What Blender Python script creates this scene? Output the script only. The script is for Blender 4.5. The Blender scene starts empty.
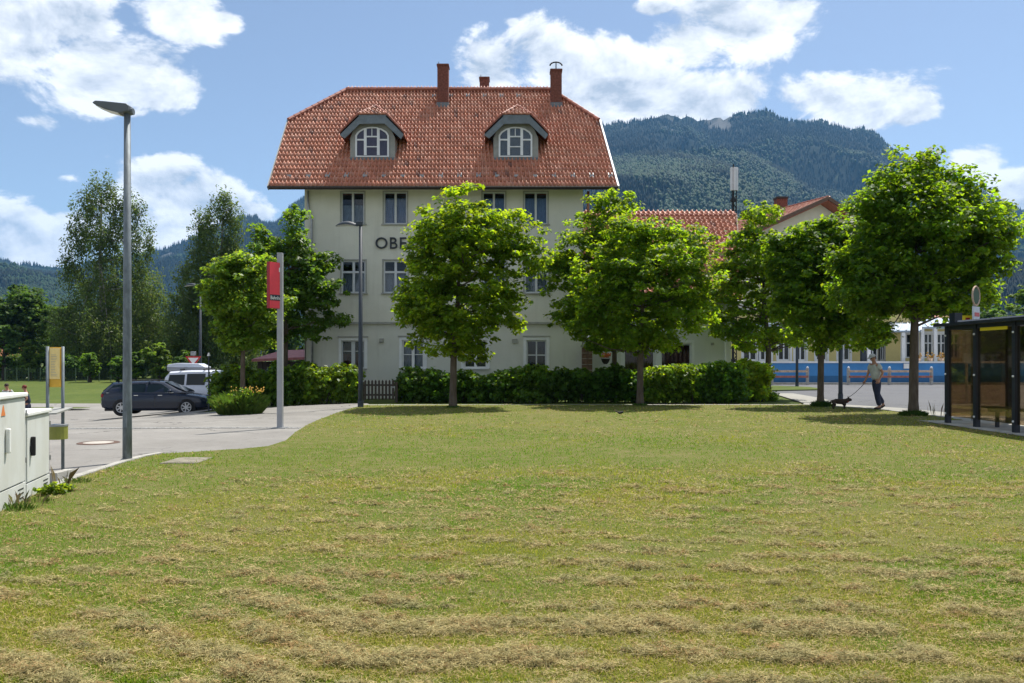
import bpy, bmesh, math, random
import numpy as np
from mathutils import Vector, Matrix, noise as mnoise

random.seed(7)
RNG = np.random.default_rng(11)
SC = bpy.context.scene
COL = SC.collection

# ------------------------------------------------------------------ camera
CAMH, F, CX, CY = 1.6, 796.0, 512.0, 360.0
cam_d = bpy.data.cameras.new('camera')
cam_d.sensor_width = 36.0
cam_d.lens = F / 1024 * 36.0
cam_d.shift_y = (CY - 341.5) / 1024
cam_d.clip_start = 0.1
cam_d.clip_end = 30000
cam = bpy.data.objects.new('camera', cam_d)
cam.location = (0, 0, CAMH)
cam.rotation_euler = (math.pi / 2, 0, 0)
COL.objects.link(cam)
SC.camera = cam

# ------------------------------------------------------------------ light
SUN_EL, SUN_AZ = math.radians(65), math.radians(39)      # azimuth measured from +Y towards +X
sun_dir = Vector((math.sin(SUN_AZ) * math.cos(SUN_EL), math.cos(SUN_AZ) * math.cos(SUN_EL), math.sin(SUN_EL)))
sl = bpy.data.lights.new('sun', 'SUN')
sl.energy = 4.8
sl.angle = math.radians(0.53)
sl.color = (1.0, 0.95, 0.87)
so = bpy.data.objects.new('sun', sl)
so.rotation_euler = (-sun_dir).to_track_quat('-Z', 'Y').to_euler()
so.location = (20, 30, 60)
COL.objects.link(so)

SC.view_settings.view_transform = 'Standard'
SC.view_settings.look = 'None'
SC.view_settings.exposure = 0.70
SC.view_settings.gamma = 1.0
SC.render.engine = 'CYCLES'
SC.cycles.use_denoising = True
SC.cycles.max_bounces = 8
SC.cycles.diffuse_bounces = 3
SC.cycles.transparent_max_bounces = 12
SC.cycles.volume_bounces = 0
SC.cycles.sample_clamp_indirect = 6


# ------------------------------------------------------------------ node helper
class NT:
    def __init__(s, tree):
        s.t = tree; s.n = tree.nodes; s.l = tree.links
    def new(s, kind, **kw):
        n = s.n.new(kind)
        for k, v in kw.items():
            if k == 'ins':
                for i, val in v.items():
                    if isinstance(val, bpy.types.NodeSocket):
                        s.l.new(val, n.inputs[i])
                    else:
                        n.inputs[i].default_value = val
            else:
                setattr(n, k, v)
        return n
    def math(s, op, a, b=0.0, c=None, clamp=False):
        ins = {0: a, 1: b}
        if c is not None: ins[2] = c
        n = s.new('ShaderNodeMath', operation=op, use_clamp=clamp, ins=ins)
        return n.outputs[0]
    def vmath(s, op, a, b=(0, 0, 0)):
        return s.new('ShaderNodeVectorMath', operation=op, ins={0: a, 1: b})
    def smooth(s, v, a, b, lo=0.0, hi=1.0):
        n = s.new('ShaderNodeMapRange', interpolation_type='SMOOTHSTEP', ins={0: v, 1: a, 2: b, 3: lo, 4: hi})
        return n.outputs[0]
    def noise(s, vec, scale, detail=4, rough=0.55, dist=0.0):
        n = s.new('ShaderNodeTexNoise', ins={'Vector': vec, 'Scale': scale, 'Detail': detail, 'Roughness': rough, 'Distortion': dist})
        return n.outputs[0]
    def mix(s, f, a, b, kind='RGBA', blend='MIX'):
        n = s.new('ShaderNodeMix', data_type='RGBA', blend_type=blend)
        for sock, val in ((n.inputs[0], f), (n.inputs[6], a), (n.inputs[7], b)):
            if isinstance(val, bpy.types.NodeSocket): s.l.new(val, sock)
            else:
                if sock != n.inputs[0] and len(val) == 3: val = (*val, 1)
                sock.default_value = val
        return n.outputs[2]


# ------------------------------------------------------------------ sky
world = bpy.data.worlds.new('World')
SC.world = world
world.use_nodes = True
w = NT(world.node_tree)
w.n.clear()
SKY_STR = 0.088
sky = w.new('ShaderNodeTexSky', sky_type='NISHITA', sun_disc=False)
sky.sun_elevation = SUN_EL
sky.sun_rotation = SUN_AZ
sky.altitude = 800
sky.air_density = 1.0
sky.dust_density = 1.0
sky.ozone_density = 1.4
tc = w.new('ShaderNodeTexCoord')
dirv = w.vmath('NORMALIZE', tc.outputs['Generated']).outputs[0]
sep = w.new('ShaderNodeSeparateXYZ', ins={0: dirv})
az = w.math('MULTIPLY', w.math('ARCTAN2', sep.outputs[0], sep.outputs[1]), F)
el = w.math('MULTIPLY', w.math('ARCSINE', sep.outputs[2]), F)
azel = w.new('ShaderNodeCombineXYZ', ins={0: az, 1: el, 2: 0.0}).outputs[0]
BLOBS = [(5, 25, 120, 70), (95, 68, 88, 36), (150, 84, 50, 22), (185, 8, 48, 26), (225, 20, 20, 10), (35, 121, 48, 15, .55),
         (20, 238, 62, 32), (72, 178, 34, 13, .55), (150, 180, 50, 26), (195, 206, 62, 30), (140, 225, 70, 22), (240, 215, 40, 14), (60, 232, 30, 20),
         (495, 80, 42, 34), (560, 62, 62, 38), (620, 85, 70, 38), (690, 102, 66, 26), (600, 108, 110, 24),
         (745, 22, 84, 32), (690, 42, 48, 22), (790, 14, 40, 22), (655, 6, 20, 8),
         (865, 104, 84, 34), (830, 95, 50, 24), (915, 110, 40, 20), (512, 22, 16, 8, .45),
         (978, 162, 34, 22), (1010, 185, 36, 20), (1035, 205, 30, 16), (272, 112, 16, 7, .2), (1180, 120, 80, 40), (-190, 90, 110, 45), (-140, 240, 90, 24),
         (1260, 230, 90, 22), (1090, 30, 40, 16)]
m = None
for (bx, by, rx, ry, *pk) in BLOBS:
    u = (bx - CX) / F; v = (CY - by) / F
    a0 = math.atan(u) * F; e0 = math.atan(v * math.cos(math.atan(u))) * F
    k = math.cos(math.atan(u))
    d = w.vmath('SUBTRACT', azel, (a0, e0, 0)).outputs[0]
    d = w.vmath('MULTIPLY', d, (1 / (rx * 1.15 * k * k), 1 / (ry * 1.2 * k), 0)).outputs[0]
    L = w.vmath('LENGTH', d).outputs['Value']
    b = w.math('SUBTRACT', pk[0] if pk else 1.0, L)
    m = b if m is None else w.math('MAXIMUM', m, b)
# clouds everywhere else in the sky, of the same kind
nvec = w.vmath('MULTIPLY', dirv, (1, 1, 1.7)).outputs[0]
big = w.noise(nvec, 2.2, 2, 0.5)
outside = w.math('MAXIMUM', w.smooth(w.math('ABSOLUTE', az), 560, 800), w.smooth(el, 380, 560))
gen = w.math('SUBTRACT', w.math('MULTIPLY', w.math('SUBTRACT', big, 0.47), 8.0), w.math('MULTIPLY', w.math('SUBTRACT', 1.0, outside), 8.0))
m = w.math('MAXIMUM', m, gen)
f1 = w.noise(nvec, 9.0, 11, 0.62, 0.25)
upv = w.vmath('ADD', nvec, (0.004, 0.0, 0.028)).outputs[0]
f2 = w.noise(upv, 9.0, 6, 0.60, 0.25)
dens = w.math('ADD', m, w.math('MULTIPLY', w.math('SUBTRACT', f1, 0.5), 2.7))
alpha = w.smooth(dens, 0.02, 0.36)
alpha = w.math('MULTIPLY', alpha, w.smooth(el, -5, 30))
lit = w.math('ADD', w.math('MULTIPLY', w.math('SUBTRACT', f1, f2), 4.2), 0.70)
thick = w.smooth(dens, 0.35, 1.2)
lit = w.math('SUBTRACT', lit, w.math('MULTIPLY', thick, 0.30), clamp=True)
ccol = w.mix(lit, (0.40, 0.46, 0.55), (0.92, 0.935, 0.96))
skycol = w.new('ShaderNodeHueSaturation', ins={'Saturation': 0.86, 'Value': 1.0, 'Color': sky.outputs[0]}).outputs[0]
bg1 = w.new('ShaderNodeBackground', ins={0: skycol, 1: SKY_STR})
bg2 = w.new('ShaderNodeBackground', ins={0: ccol, 1: 0.82})
mixs = w.new('ShaderNodeMixShader', ins={0: alpha, 1: bg1.outputs[0], 2: bg2.outputs[0]})
w.new('ShaderNodeOutputWorld', ins={0: mixs.outputs[0]})


# ------------------------------------------------------------------ materials
def material(name, col, rough=0.7, var=0.0, scale=3.0, bump=0.0, bscale=40.0, metal=0.0, spec=0.35, col2=None, attr=None, emit=None, stretch=(1, 1, 1), coat=0.0):
    mt = bpy.data.materials.new(name)
    mt.use_nodes = True
    t = NT(mt.node_tree); t.n.clear()
    tc = t.new('ShaderNodeTexCoord').outputs['Object']
    if stretch != (1, 1, 1):
        tc = t.vmath('MULTIPLY', tc, stretch).outputs[0]
    c = (*col, 1)
    if attr:
        c = t.new('ShaderNodeAttribute', attribute_name=attr).outputs['Color']
    if var or col2:
        n = t.noise(tc, scale, 6, 0.6)
        f = t.smooth(n, 0.34, 0.68)
        other = col2 if col2 else tuple(min(1, x * (1 + var)) for x in col)
        base = c if attr else tuple(x * (1 - (var if not col2 else 0)) for x in col)
        if attr:
            c = t.mix(f, t.mix(1.0, c, (1 - var,) * 3, blend='MULTIPLY'), c)
        else:
            c = t.mix(f, base, other)
    p = t.new('ShaderNodeBsdfPrincipled')
    if isinstance(c, bpy.types.NodeSocket): t.l.new(c, p.inputs['Base Color'])
    else: p.inputs['Base Color'].default_value = c
    p.inputs['Roughness'].default_value = rough
    p.inputs['Metallic'].default_value = metal
    p.inputs['Specular IOR Level'].default_value = spec
    p.inputs['Coat Weight'].default_value = coat
    if bump:
        n2 = t.noise(tc, bscale, 4, 0.6)
        b = t.new('ShaderNodeBump', ins={'Strength': bump, 'Distance': 0.02, 'Height': n2})
        t.l.new(b.outputs[0], p.inputs['Normal'])
    t.new('ShaderNodeOutputMaterial', ins={0: p.outputs[0]})
    return mt


def leaf_material(name, base=(0.07, 0.13, 0.02), transl=(0.16, 0.28, 0.02), mixf=0.45, rough=0.5, attr='tint'):
    mt = bpy.data.materials.new(name)
    mt.use_nodes = True
    t = NT(mt.node_tree); t.n.clear()
    at = t.new('ShaderNodeAttribute', attribute_name=attr).outputs['Color']
    c1 = t.mix(1.0, base, at, blend='MULTIPLY')
    c2 = t.mix(1.0, transl, at, blend='MULTIPLY')
    p = t.new('ShaderNodeBsdfPrincipled', ins={'Base Color': c1, 'Roughness': rough, 'Specular IOR Level': 0.22})
    tr = t.new('ShaderNodeBsdfTranslucent', ins={0: c2})
    mx = t.new('ShaderNodeMixShader', ins={0: mixf, 1: p.outputs[0], 2: tr.outputs[0]})
    t.new('ShaderNodeOutputMaterial', ins={0: mx.outputs[0]})
    return mt


def glass_material(name, tint=(0.8, 0.85, 0.9), refl=0.06, dark=(0.02, 0.025, 0.03)):
    mt = bpy.data.materials.new(name)
    mt.use_nodes = True
    t = NT(mt.node_tree); t.n.clear()
    g = t.new('ShaderNodeBsdfGlossy', ins={0: (0.9, 0.95, 1, 1), 'Roughness': 0.03})
    tr = t.new('ShaderNodeBsdfTransparent', ins={0: (*tint, 1)})
    fr = t.new('ShaderNodeFresnel', ins={0: 1.5}).outputs[0]
    f = t.math('ADD', t.math('MULTIPLY', fr, 0.45), refl * 0.05, clamp=True)
    mx = t.new('ShaderNodeMixShader', ins={0: f, 1: tr.outputs[0], 2: g.outputs[0]})
    t.new('ShaderNodeOutputMaterial', ins={0: mx.outputs[0]})
    return mt


def ground_material(name, cols, scale=0.6, bump=0.4, bscale=60, cracks=0.0):
    """three-way blend: cols = [a, b, c]"""
    mt = bpy.data.materials.new(name)
    mt.use_nodes = True
    t = NT(mt.node_tree); t.n.clear()
    tc = t.new('ShaderNodeTexCoord').outputs['Object']
    a, b, c = cols
    n1 = t.smooth(t.noise(tc, scale, 7, 0.65), 0.35, 0.65)
    n2 = t.smooth(t.noise(tc, scale * 9, 6, 0.7), 0.42, 0.68)
    n3 = t.noise(tc, scale * 60, 3, 0.7)
    col = t.mix(n1, a, b)
    col = t.mix(n2, col, c)
    col = t.mix(t.math('MULTIPLY', n3, 0.5), col, tuple(x * 0.55 for x in a))
    if cracks:
        wv = t.vmath('ADD', tc, t.new('ShaderNodeTexNoise', ins={'Vector': tc, 'Scale': 1.6, 'Detail': 5}).outputs[1]).outputs[0]
        vo = t.new('ShaderNodeTexVoronoi', feature='DISTANCE_TO_EDGE', ins={'Vector': wv, 'Scale': 0.26})
        ck = t.math('MULTIPLY', t.smooth(vo.outputs[0], 0.010, 0.003), t.smooth(t.noise(tc, .35, 2), .42, .55))
        col = t.mix(t.math('MULTIPLY', ck, cracks), col, (.05, .048, .045))
        st = t.smooth(t.noise(tc, 1.1, 3, .8), .60, .72)
        col = t.mix(t.math('MULTIPLY', st, .28), col, (.10, .095, .09))
    p = t.new('ShaderNodeBsdfPrincipled', ins={'Base Color': col, 'Roughness': 0.9, 'Specular IOR Level': 0.15})
    bn = t.noise(tc, bscale, 4, 0.7)
    bp = t.new('ShaderNodeBump', ins={'Strength': bump, 'Distance': 0.03, 'Height': bn})
    t.l.new(bp.outputs[0], p.inputs['Normal'])
    t.new('ShaderNodeOutputMaterial', ins={0: p.outputs[0]})
    return mt


M = {}
M['plaster'] = material('plaster', (0.60, 0.59, 0.51), 0.9, 0.07, 0.9, 0.35, 22, col2=(0.65, 0.64, 0.56))
def weather(mt, amount=.16):
    t = NT(mt.node_tree); p = [n for n in mt.node_tree.nodes if n.type == 'BSDF_PRINCIPLED'][0]
    src = p.inputs['Base Color'].links[0].from_socket
    tc = t.new('ShaderNodeTexCoord').outputs['Object']
    a = t.noise(t.vmath('MULTIPLY', tc, (2.6, 1, .16)).outputs[0], 1.0, 6, .65)
    b = t.noise(tc, .55, 6, .7)
    f = t.math('MULTIPLY', t.smooth(a, .48, .74), t.smooth(b, .38, .62))
    c = t.mix(t.math('MULTIPLY', f, amount * 2), src, (.30, .29, .24))
    mt.node_tree.links.new(c, p.inputs['Base Color'])
weather(M['plaster'])
M['plaster_low'] = material('plaster_low', (0.57, 0.57, 0.51), 0.9, 0.08, 0.7, 0.35, 18, col2=(0.63, 0.63, 0.57))
M['white_wall'] = material('white_wall', (0.62, 0.63, 0.62), 0.9, 0.05, 0.8, 0.2, 25, col2=(0.68, 0.69, 0.68))
weather(M['plaster_low'], .2); weather(M['white_wall'], .12)
M['yellow_wall'] = material('yellow_wall', (0.62, 0.52, 0.22), 0.9, 0.08, 0.8, 0.15, 25)
M['cream'] = material('cream', (0.66, 0.62, 0.50), 0.85, 0.05, 1.0)
M['trim'] = material('stone_trim', (0.33, 0.33, 0.30), 0.85, 0.1, 6)
M['white'] = material('white_paint', (0.72, 0.73, 0.74), 0.45, 0.04, 4)
M['greywhite'] = material('grey_white_frame', (0.55, 0.57, 0.60), 0.5, 0.05, 4)
M['tile'] = material('clay_tile', (1, 1, 1), 0.42, 0.12, 1.2, 0.25, 60, attr='tint', spec=0.45)
M['tile_flat'] = material('clay_tile_plain', (0.36, 0.115, 0.06), 0.6, 0.25, 9.0, 0.4, 30, col2=(0.24, 0.075, 0.045))
M['ridge_tile'] = material('ridge_tile', (0.30, 0.10, 0.065), 0.6, 0.25, 6.0, 0.2, 30)
M['brick'] = material('chimney_brick', (0.17, 0.060, 0.042), 0.85, 0.3, 12.0, 0.5, 50)
M['slate_blue'] = material('blue_grey_sheet', (0.13, 0.155, 0.175), 0.45, 0.14, 4.0, spec=0.5)
M['slate_light'] = material('pale_grey_board', (0.29, 0.29, 0.27), 0.6, 0.1, 4.0)
M['wood_dark'] = material('dark_wood', (0.045, 0.035, 0.03), 0.8, 0.2, 8, 0.3, 60)
M['eave_board'] = material('eave_board', (0.13, 0.075, 0.05), 0.7, 0.2, 8)
M['pier_brick'] = material('pier_brick', (0.15, 0.085, 0.065), 0.9, 0.3, 12.0, 0.5, 50)
M['rail_post'] = material('weathered_post', (0.36, 0.35, 0.33), 0.85, 0.2, 6)
M['copper'] = material('copper_pipe', (0.30, 0.13, 0.07), 0.5, 0.15, 6, metal=0.4)
M['zinc'] = material('zinc', (0.30, 0.31, 0.32), 0.45, 0.15, 6, metal=0.6)
M['lamp_grey'] = material('lamp_grey', (0.10, 0.115, 0.13), 0.45, 0.06, 5)
M['galv'] = material('galvanised_steel', (0.14, 0.165, 0.185), 0.6, 0.22, 14, metal=0.2, stretch=(1, 1, 0.35))
M['grey_pole'] = material('grey_painted_pole', (0.30, 0.31, 0.33), 0.45, 0.06, 5, metal=0.2)
M['dark_pole'] = material('dark_painted_pole', (0.030, 0.040, 0.055), 0.55, 0.1, 5)
M['letter'] = material('dark_letter', (0.025, 0.03, 0.04), 0.5)
M['black'] = material('black', (0.012, 0.012, 0.014), 0.6)
M['interior'] = material('dark_interior', (0.03, 0.028, 0.03), 0.9)
M['red_board'] = material('red_sign_panel', (0.72, 0.055, 0.075), 0.4, 0.05, 3)
M['dark_red'] = material('dark_red_side', (0.28, 0.012, 0.02), 0.5)
M['curtain_blue'] = material('blue_curtain', (0.17, 0.23, 0.35), 0.9, 0.25, 9, stretch=(9, 1, 0.6))
M['curtain_pale'] = material('pale_curtain', (0.27, 0.28, 0.30), 0.9, 0.3, 9, stretch=(9, 1, 0.6))
M['curtain_mauve'] = material('mauve_curtain', (0.20, 0.135, 0.155), 0.9, 0.15, 8, stretch=(9, 1, 0.6))
M['curtain_slate'] = material('slate_curtain', (0.10, 0.125, 0.15), 0.9, 0.15, 8, stretch=(9, 1, 0.6))
M['curtain_red'] = material('dark_red_blind', (0.09, 0.018, 0.016), 0.9, 0.2, 9, stretch=(6, 1, 0.6))
M['glass'] = glass_material('window_glass')
M['glass_brown'] = glass_material('brown_tinted_glass', (0.70, 0.61, 0.50), 0.06)
M['cabinet'] = material('cabinet_plastic', (0.60, 0.62, 0.60), 0.6, 0.07, 2.5, 0.05, 60, col2=(0.53, 0.54, 0.50), stretch=(1, 1, 0.4))
M['cabinet_lid'] = material('cabinet_lid', (0.70, 0.71, 0.69), 0.5, 0.06, 3)
weather(M['cabinet'], .22)
M['concrete'] = material('concrete', (0.36, 0.35, 0.31), 0.9, 0.18, 3.0, 0.4, 50)
M['kerb'] = material('kerb_stone', (0.33, 0.32, 0.29), 0.9, 0.18, 4.0, 0.4, 50)
M['asphalt'] = ground_material('asphalt', [(0.205, 0.195, 0.180), (0.30, 0.288, 0.268), (0.245, 0.235, 0.22)], 0.35, 0.35, 80, cracks=.8)
M['road'] = ground_material('road_asphalt', [(0.125, 0.128, 0.140), (0.155, 0.157, 0.165), (0.14, 0.142, 0.15)], 0.4, 0.3, 80, cracks=.6)
M['paving'] = ground_material('pavement_surface', [(0.29, 0.285, 0.265), (0.34, 0.33, 0.30), (0.31, 0.30, 0.28)], 0.6, 0.3, 70)
M['cobble'] = material('cobble', (0.30, 0.30, 0.29), 0.85, 0.3, 9)
M['rust_slab'] = material('weathered_slab', (0.20, 0.18, 0.14), 0.95, 0.25, 5, 0.4, 40)
M['rust'] = material('rusty_iron', (0.10, 0.060, 0.045), 0.85, 0.25, 12)
M['cover_fill'] = material('cover_concrete', (0.38, 0.35, 0.31), 0.9, 0.12, 8)
M['far_grass'] = ground_material('far_grass', [(0.072, 0.105, 0.018), (0.105, 0.132, 0.028), (0.06, 0.088, 0.016)], 0.12, 0.7, 18)
M['lawn'] = ground_material('lawn_soil_and_grass', [(0.110, 0.135, 0.020), (0.165, 0.160, 0.045), (0.205, 0.175, 0.075)], 0.33, 0.9, 45)
M['grass'] = leaf_material('grass_blade', (0.17, 0.22, 0.035), (0.26, 0.34, 0.04), 0.35, 0.6)
M['hay'] = leaf_material('dry_cuttings', (0.33, 0.275, 0.15), (0.26, 0.22, 0.11), 0.25, 0.8)
M['leaf'] = leaf_material('maple_leaf', (0.052, 0.108, 0.010), (0.44, 0.62, 0.014), 0.52, 0.5)
M['leaf_lime'] = leaf_material('young_leaf', (0.085, 0.14, 0.015), (0.52, 0.62, 0.03), 0.46, 0.42)
M['leaf_dark'] = leaf_material('dark_leaf', (0.050, 0.095, 0.018), (0.27, 0.42, 0.022), 0.45, 0.45)
M['leaf_birch'] = leaf_material('birch_leaf', (0.070, 0.105, 0.028), (0.17, 0.24, 0.035), 0.45, 0.5)
M['leaf_hedge'] = leaf_material('hedge_leaf', (0.062, 0.120, 0.015), (0.36, 0.52, 0.018), 0.42, 0.45)
M['leaf_far'] = leaf_material('distant_leaf', (0.058, 0.100, 0.020), (0.15, 0.24, 0.022), 0.40, 0.6)
M['bark'] = material('bark', (0.075, 0.055, 0.038), 0.9, 0.35, 9, 0.8, 30, stretch=(1, 1, 0.3), col2=(0.12, 0.095, 0.07))
M['bark_birch'] = material('birch_bark', (0.30, 0.29, 0.27), 0.9, 0.4, 3, col2=(0.08, 0.07, 0.06), stretch=(1, 1, 0.5))
M['bark_dark'] = material('dark_bark', (0.035, 0.028, 0.022), 0.9, 0.3, 7)
M['blue_wall'] = material('blue_wall', (0.055, 0.22, 0.50), 0.75, 0.10, 0.8)
M['blue_dark'] = material('dark_blue_base', (0.030, 0.125, 0.28), 0.75, 0.10, 0.8)
M['rail_wood'] = material('pale_rail', (0.52, 0.38, 0.28), 0.8, 0.2, 5)
M['rail_red'] = material('faded_red_rail', (0.36, 0.13, 0.09), 0.8, 0.2, 5)
M['veranda_roof'] = material('grey_metal_roof', (0.28, 0.34, 0.42), 0.4, 0.12, 1.2, metal=0.3)
M['shelter'] = material('navy_steel', (0.010, 0.015, 0.026), 0.45, 0.1, 5, spec=0.5)
M['yellow'] = material('yellow_film', (0.70, 0.56, 0.02), 0.5, 0.04, 3)
M['sign_yellow'] = material('yellow_notice', (0.72, 0.42, 0.05), 0.5, 0.08, 5)
M['sign_paper'] = material('timetable_paper', (0.80, 0.62, 0.27), 0.6, 0.12, 30, col2=(0.76, 0.58, 0.24))
M['olive'] = material('olive_bin', (0.23, 0.24, 0.05), 0.5, 0.12, 6)
M['signwhite'] = material('sign_white', (0.75, 0.75, 0.74), 0.4)
M['sign_red'] = material('sign_red', (0.5, 0.03, 0.03), 0.4)
M['car_paint'] = material('navy_car_paint', (0.006, 0.012, 0.030), 0.25, 0.0, 1, spec=0.4, coat=0.25)
M['van_paint'] = material('white_van_paint', (0.60, 0.63, 0.72), 0.35, 0.03, 2, spec=0.5, coat=0.4)
M['tyre'] = material('tyre', (0.015, 0.015, 0.016), 0.85)
M['rim'] = material('alloy_rim', (0.45, 0.46, 0.48), 0.35, metal=0.6)
M['car_glass'] = material('dark_car_glass', (0.010, 0.018, 0.022), 0.08, spec=0.25)
M['chrome'] = material('chrome', (0.55, 0.57, 0.6), 0.2, metal=0.9)
M['tail'] = material('tail_light', (0.22, 0.01, 0.015), 0.25)
M['head'] = material('headlight', (0.5, 0.55, 0.6), 0.15)
M['skin'] = material('skin', (0.36, 0.19, 0.125), 0.6)
M['tshirt'] = material('pale_grey_shirt', (0.42, 0.44, 0.42), 0.9, 0.08, 12)
M['jeans'] = material('dark_jeans', (0.022, 0.028, 0.055), 0.9, 0.2, 14)
M['cap'] = material('grey_white_cap', (0.42, 0.43, 0.46), 0.9)
M['hair_dark'] = material('dark_hair', (0.025, 0.014, 0.01), 0.7)
M['hair_red'] = material('auburn_hair', (0.13, 0.02, 0.012), 0.7)
M['navy_cloth'] = material('navy_cloth', (0.018, 0.028, 0.055), 0.9)
M['shoe'] = material('dark_shoe', (0.02, 0.018, 0.018), 0.7)
M['dog'] = material('dark_dog_fur', (0.035, 0.022, 0.016), 0.8, 0.3, 25, 0.3, 90)
M['bird'] = material('black_feather', (0.006, 0.006, 0.007), 0.6)
M['beak'] = material('orange_beak', (0.55, 0.25, 0.03), 0.5)
M['blossom_ochre'] = material('ochre_blossom', (0.34, 0.19, 0.03), 0.7, 0.3, 20)
M['flower'] = material('orange_flower', (0.65, 0.16, 0.05), 0.7, 0.2, 20)
M['antenna'] = material('antenna_cover', (0.66, 0.66, 0.68), 0.5, 0.06, 3)
M['shed_roof'] = material('dusty_red_roof', (0.27, 0.10, 0.10), 0.7, 0.2, 4)
M['fence_green'] = material('green_wire_fence', (0.06, 0.10, 0.06), 0.7)
M['orange_mark'] = material('orange_warning_mark', (0.62, 0.20, 0.06), 0.6)


# ------------------------------------------------------------------ object helpers
ORG = {}


def tag(o, label=None, cat=None, group=None, kind=None):
    if label: o['label'] = label
    if cat: o['category'] = cat
    if group: o['group'] = group
    if kind: o['kind'] = kind
    return o


def root(name, loc, label, cat, group=None, rz=0.0):
    o = bpy.data.objects.new(name, None)
    o.empty_display_size = 0.3
    o.location = loc
    o.rotation_euler = (0, 0, rz)
    COL.objects.link(o)
    ORG[o] = Vector((0, 0, 0)) if rz else Vector(loc)
    if rz: ORG[o] = Vector((0, 0, 0))
    return tag(o, label, cat, group)


def local_root(name, loc, label, cat, group=None, rz=0.0):
    o = root(name, loc, label, cat, group, rz)
    ORG[o] = Vector((0, 0, 0))
    return o


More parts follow.
